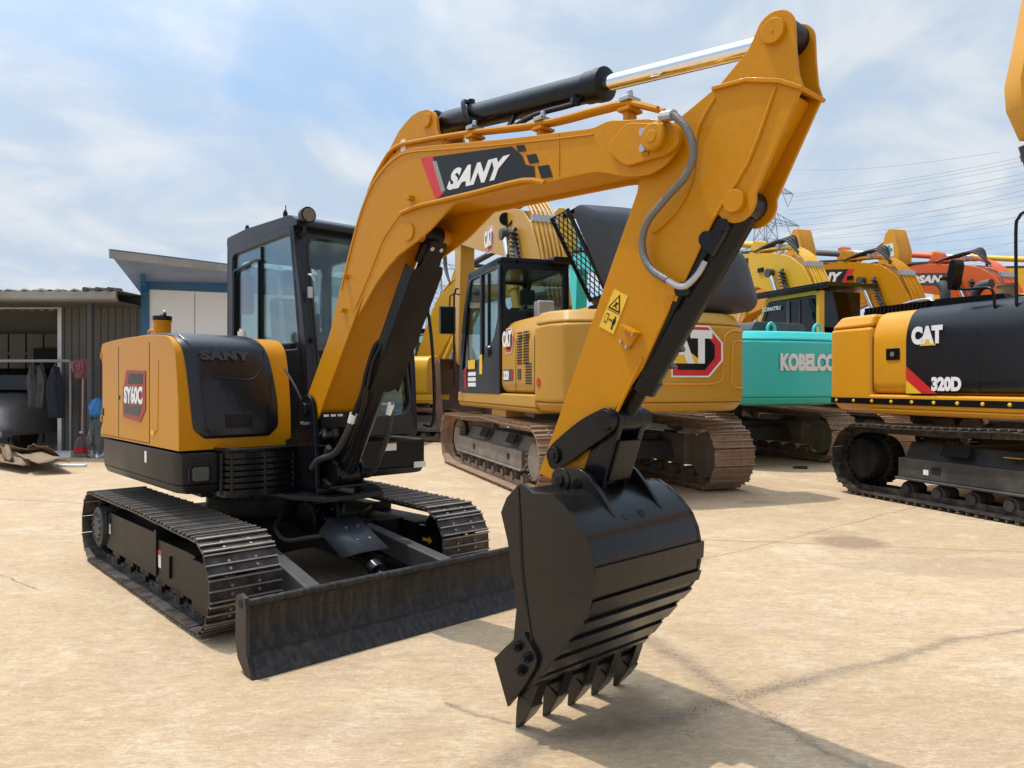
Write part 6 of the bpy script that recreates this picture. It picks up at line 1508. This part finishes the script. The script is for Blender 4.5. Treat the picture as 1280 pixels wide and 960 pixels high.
# red stool seen in the gap
gx, gy = ground(544,536)
st = thing('stool', 'pink red plastic stool in the gap beside the dusty brown track', 'stool', (gx,gy,0))
q = MB(); q.box(-.15,.15,-.15,.15,.40,.43); q.build('seat', M['stool'], st, .012, 3)
for sx_ in (-1,1):
    for sy_ in (-1,1):
        q = MB(); q.hexa([(sx_*.19-.03,sy_*.19-.03,0),(sx_*.19+.03,sy_*.19-.03,0),(sx_*.19+.03,sy_*.19+.03,0),(sx_*.19-.03,sy_*.19+.03,0),(sx_*.12-.03,sy_*.12-.03,.40),(sx_*.12+.03,sy_*.12-.03,.40),(sx_*.12+.03,sy_*.12+.03,.40),(sx_*.12-.03,sy_*.12+.03,.40)]); q.build('leg', M['stool'], st, .006)
gx, gy = ground(1000,586)
q = MB(); q.prismz(roundpoly([(gx-.13,gy),(gx+.0,gy+.06),(gx+.14,gy+.03),(gx+.10,gy-.06)],.02), 0, .045); upr('rubber_scrap', q, M['rubber'], 'small black rubber scrap on the shaded ground between the tracks', 'scrap', .01)
for (px, py, lab) in ((692,897,'tiny dry leaf on the slab left of the bucket teeth') ,) if False else ():
    pass

# ------------------------------------------------------------------ pylons and lines
def pylon(x, y, H, arms, lab, yaw):
    root = thing('pylon', lab, 'pylon', (x,y,0), yaw)
    t = .10*H/45
    def half(z): return H*(.085*(1-z/H)**1.3+.016)
    q = MB(); lv = [H*(1-(1-i/13)**1.15) for i in range(14)]
    for i in range(13):
        z0, z1 = lv[i], lv[i+1]; h0, h1 = half(z0), half(z1)
        c0 = [(-h0,-h0,z0),(h0,-h0,z0),(h0,h0,z0),(-h0,h0,z0)]; c1 = [(-h1,-h1,z1),(h1,-h1,z1),(h1,h1,z1),(-h1,h1,z1)]
        for k in range(4):
            q.bar(c0[k], c1[k], t*1.6, t*1.6); q.bar(c0[k], c1[(k+1)%4], t, t); q.bar(c0[(k+1)%4], c1[k], t, t); q.bar(c1[k], c1[(k+1)%4], t, t)
    q.build('lattice_mast', M['pylon'], root)
    tips = []
    for z, L_ in arms:
        q = MB(); h = half(z)
        for sd in (-1,1):
            tip = (sd*L_,0,z+.2)
            for yy in (-h,h):
                q.bar((sd*h,yy,z), tip, t, t); q.bar((sd*h,yy,z+H*.045), tip, t, t)
                for f in (.25,.5,.75): q.bar((sd*(h+(L_-h)*f),yy*(1-f),z), (sd*(h+(L_-h)*(f-.2)),yy*(1-f+.2),z+H*.045*(1-f+.2)), t*.8, t*.8)
            q.bar(tip, (sd*L_*.80,0,z-H*.055), t*.9, t*.9); q.bar((sd*L_*.62,0,z+.1), (sd*L_*.80,0,z-H*.055), t*.9, t*.9)
            tips.append((sd*L_*.80,0,z-H*.055))
        q.build('cross_arm', M['pylon'], root)
    return root, tips
p1 = at(957,480,150)
pylon(p1.x, 150, 46, [(27.5,7.5),(34,8.5),(40.5,7.0)], 'lattice steel pylon rising behind the bright yellow boom', R(20))
p2 = at(545,480,190)
pylon(p2.x, 190, 40, [(19,8),(25,9),(31,8)], 'distant lattice steel pylon seen in the gap between boom and cab', R(0))
p3 = at(918,480,170)
# spans crossing the sky to the right
ends = [((985,243),(1300,187)),((985,246),(1300,192)),((985,262),(1300,208)),((985,268),(1300,222)),((975,278),(1300,215)),((985,283),(1300,236)),((980,290),(1300,244)),((985,296),(1300,228)),((985,301),(1300,262)),((1000,312),(1300,268)),((1040,318),(1300,255)),((1060,322),(1300,290)),
        ((1100,330),(1300,300)),((1140,330),(1300,276)),((1150,340),(1300,318)),((1160,338),(1300,296)),((980,212),(1130,196)),((1150,345),(1300,332)),((985,252),(1300,198)),((985,300),(1300,250)),((1040,310),(1300,282)),((1150,322),(1300,304))]
for i, (a, b) in enumerate(ends):
    A_ = at(a[0], a[1], 148+i*.6); B_ = at(b[0]+120, b[1]-(b[1]-a[1])*-.38*1.0, 95+i*.5)
    pts = []
    for k in range(13):
        t = k/12; v = A_.lerp(B_, t); v.z -= 1.0*math.sin(math.pi*t); pts.append(v)
    q = MB(); q.tube(pts, .028, 4, 1); o = q.build('power_line', M['pylon'], None); tag(o, 'thin grey overhead power line crossing the sky right of the pylon', 'power line', 'power lines across the sky')
for i, (ya, yb) in enumerate(((372,352),(380,366),(404,392),(412,405),(436,428))):
    A_ = at(500, ya, 185); B_ = at(572, yb, 195)
    q = MB(); q.tube([A_, A_.lerp(B_, .5)-Vector((0,0,.5)), B_, B_+(B_-A_)*1.5], .03, 4, 2); o = q.build('power_line', M['pylon'], None); tag(o, 'thin grey power line at the distant pylon in the gap beside the cab', 'power line', 'power lines at the far pylon')

# ------------------------------------------------------------------ sky, sun, camera
SUN = Vector((-.33,.17,1)).normalized()
el = math.asin(SUN.z); az = math.atan2(SUN.x, SUN.y)
w = bpy.data.worlds.new('World'); scn.world = w; w.use_nodes = True
nt = w.node_tree; N = nt.nodes; L = nt.links; N.clear()
out = N.new('ShaderNodeOutputWorld'); bg = N.new('ShaderNodeBackground'); bg.inputs['Strength'].default_value = .15
sky = N.new('ShaderNodeTexSky'); sky.sky_type = 'NISHITA'; sky.sun_disc = False; sky.sun_elevation = el; sky.sun_rotation = az; sky.air_density = 1.0; sky.dust_density = 2.2; sky.ozone_density = 1.2
tc = N.new('ShaderNodeTexCoord'); sp = N.new('ShaderNodeSeparateXYZ'); L.new(tc.outputs['Generated'], sp.inputs[0])
def mth(op, a, b=None):
    x = N.new('ShaderNodeMath'); x.operation = op
    for i, v in enumerate((a, b)):
        if v is None: continue
        if isinstance(v, (int, float)): x.inputs[i].default_value = v
        else: L.new(v, x.inputs[i])
    return x.outputs[0]
zz = mth('ADD', mth('MAXIMUM', sp.outputs['Z'], 0), .22)
cb = N.new('ShaderNodeCombineXYZ'); L.new(mth('DIVIDE', sp.outputs['X'], zz), cb.inputs[0]); L.new(mth('DIVIDE', sp.outputs['Y'], zz), cb.inputs[1])
def cloud(scale, det, lo, hi, off):
    mpn = N.new('ShaderNodeMapping'); mpn.inputs['Location'].default_value = off; mpn.inputs['Scale'].default_value = (1,.8,1); L.new(cb.outputs[0], mpn.inputs['Vector'])
    n = N.new('ShaderNodeTexNoise'); n.inputs['Scale'].default_value = scale; n.inputs['Detail'].default_value = det; n.inputs['Roughness'].default_value = .55; n.inputs['Distortion'].default_value = .5; L.new(mpn.outputs[0], n.inputs['Vector'])
    r = N.new('ShaderNodeMapRange'); r.interpolation_type = 'SMOOTHSTEP'; r.inputs['From Min'].default_value = lo; r.inputs['From Max'].default_value = hi; L.new(n.outputs['Fac'], r.inputs['Value']); return r.outputs[0]
c1 = cloud(.8, 9, .34, .54, (3.1,1.7,0)); c2 = cloud(2.6, 11, .36, .66, (.3,5.2,0))
cov = mth('MINIMUM', mth('ADD', mth('MULTIPLY', c1, .80), mth('MULTIPLY', c2, .22)), 1.0)
cov = mth('MAXIMUM', cov, .08)
hz = mth('POWER', mth('SUBTRACT', 1.0, mth('MAXIMUM', sp.outputs['Z'], 0)), 7)
cov = mth('MINIMUM', mth('ADD', cov, mth('MULTIPLY', hz, .35)), 1.0)
def rgbmix(a, b, f):
    x = N.new('ShaderNodeMix'); x.data_type = 'RGBA'
    for k, v in (('A', a), ('B', b)):
        if isinstance(v, tuple): x.inputs[k].default_value = v
        else: L.new(v, x.inputs[k])
    if isinstance(f, float): x.inputs['Factor'].default_value = f
    else: L.new(f, x.inputs['Factor'])
    return x.outputs['Result']
clear = rgbmix(sky.outputs[0], (2.7,4.15,6.1,1), .75)
shade = rgbmix((3.7,4.4,5.25,1), (5.0,5.35,5.75,1), c2)
col = rgbmix(clear, shade, cov)
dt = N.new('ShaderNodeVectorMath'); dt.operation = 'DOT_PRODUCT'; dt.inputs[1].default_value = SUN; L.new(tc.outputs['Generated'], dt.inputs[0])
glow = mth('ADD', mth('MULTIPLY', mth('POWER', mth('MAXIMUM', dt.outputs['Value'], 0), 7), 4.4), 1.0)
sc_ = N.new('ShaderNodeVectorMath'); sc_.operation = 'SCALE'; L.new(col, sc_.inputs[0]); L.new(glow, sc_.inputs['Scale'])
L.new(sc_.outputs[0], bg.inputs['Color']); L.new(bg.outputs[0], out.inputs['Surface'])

sl = bpy.data.lights.new('sun', 'SUN'); sl.energy = 3.2; sl.angle = R(.53); sl.color = (1,.95,.86)
so_ = bpy.data.objects.new('sun', sl); COL.objects.link(so_); so_.rotation_euler = SUN.to_track_quat('Z', 'Y').to_euler()
cd = bpy.data.cameras.new('camera'); cd.sensor_width = 36; cd.lens = 36*FOC/1280; cd.clip_end = 2000; cd.clip_start = .05
co = bpy.data.objects.new('camera', cd); COL.objects.link(co); co.location = (0,0,CAMH); co.rotation_euler = (R(90),0,0); scn.camera = co
vs = scn.view_settings; vs.view_transform = 'Standard'; vs.look = 'None'; vs.exposure = 0.0; vs.gamma = 1
scn.cycles.max_bounces = 6; scn.cycles.transparent_max_bounces = 16; scn.cycles.use_denoising = True
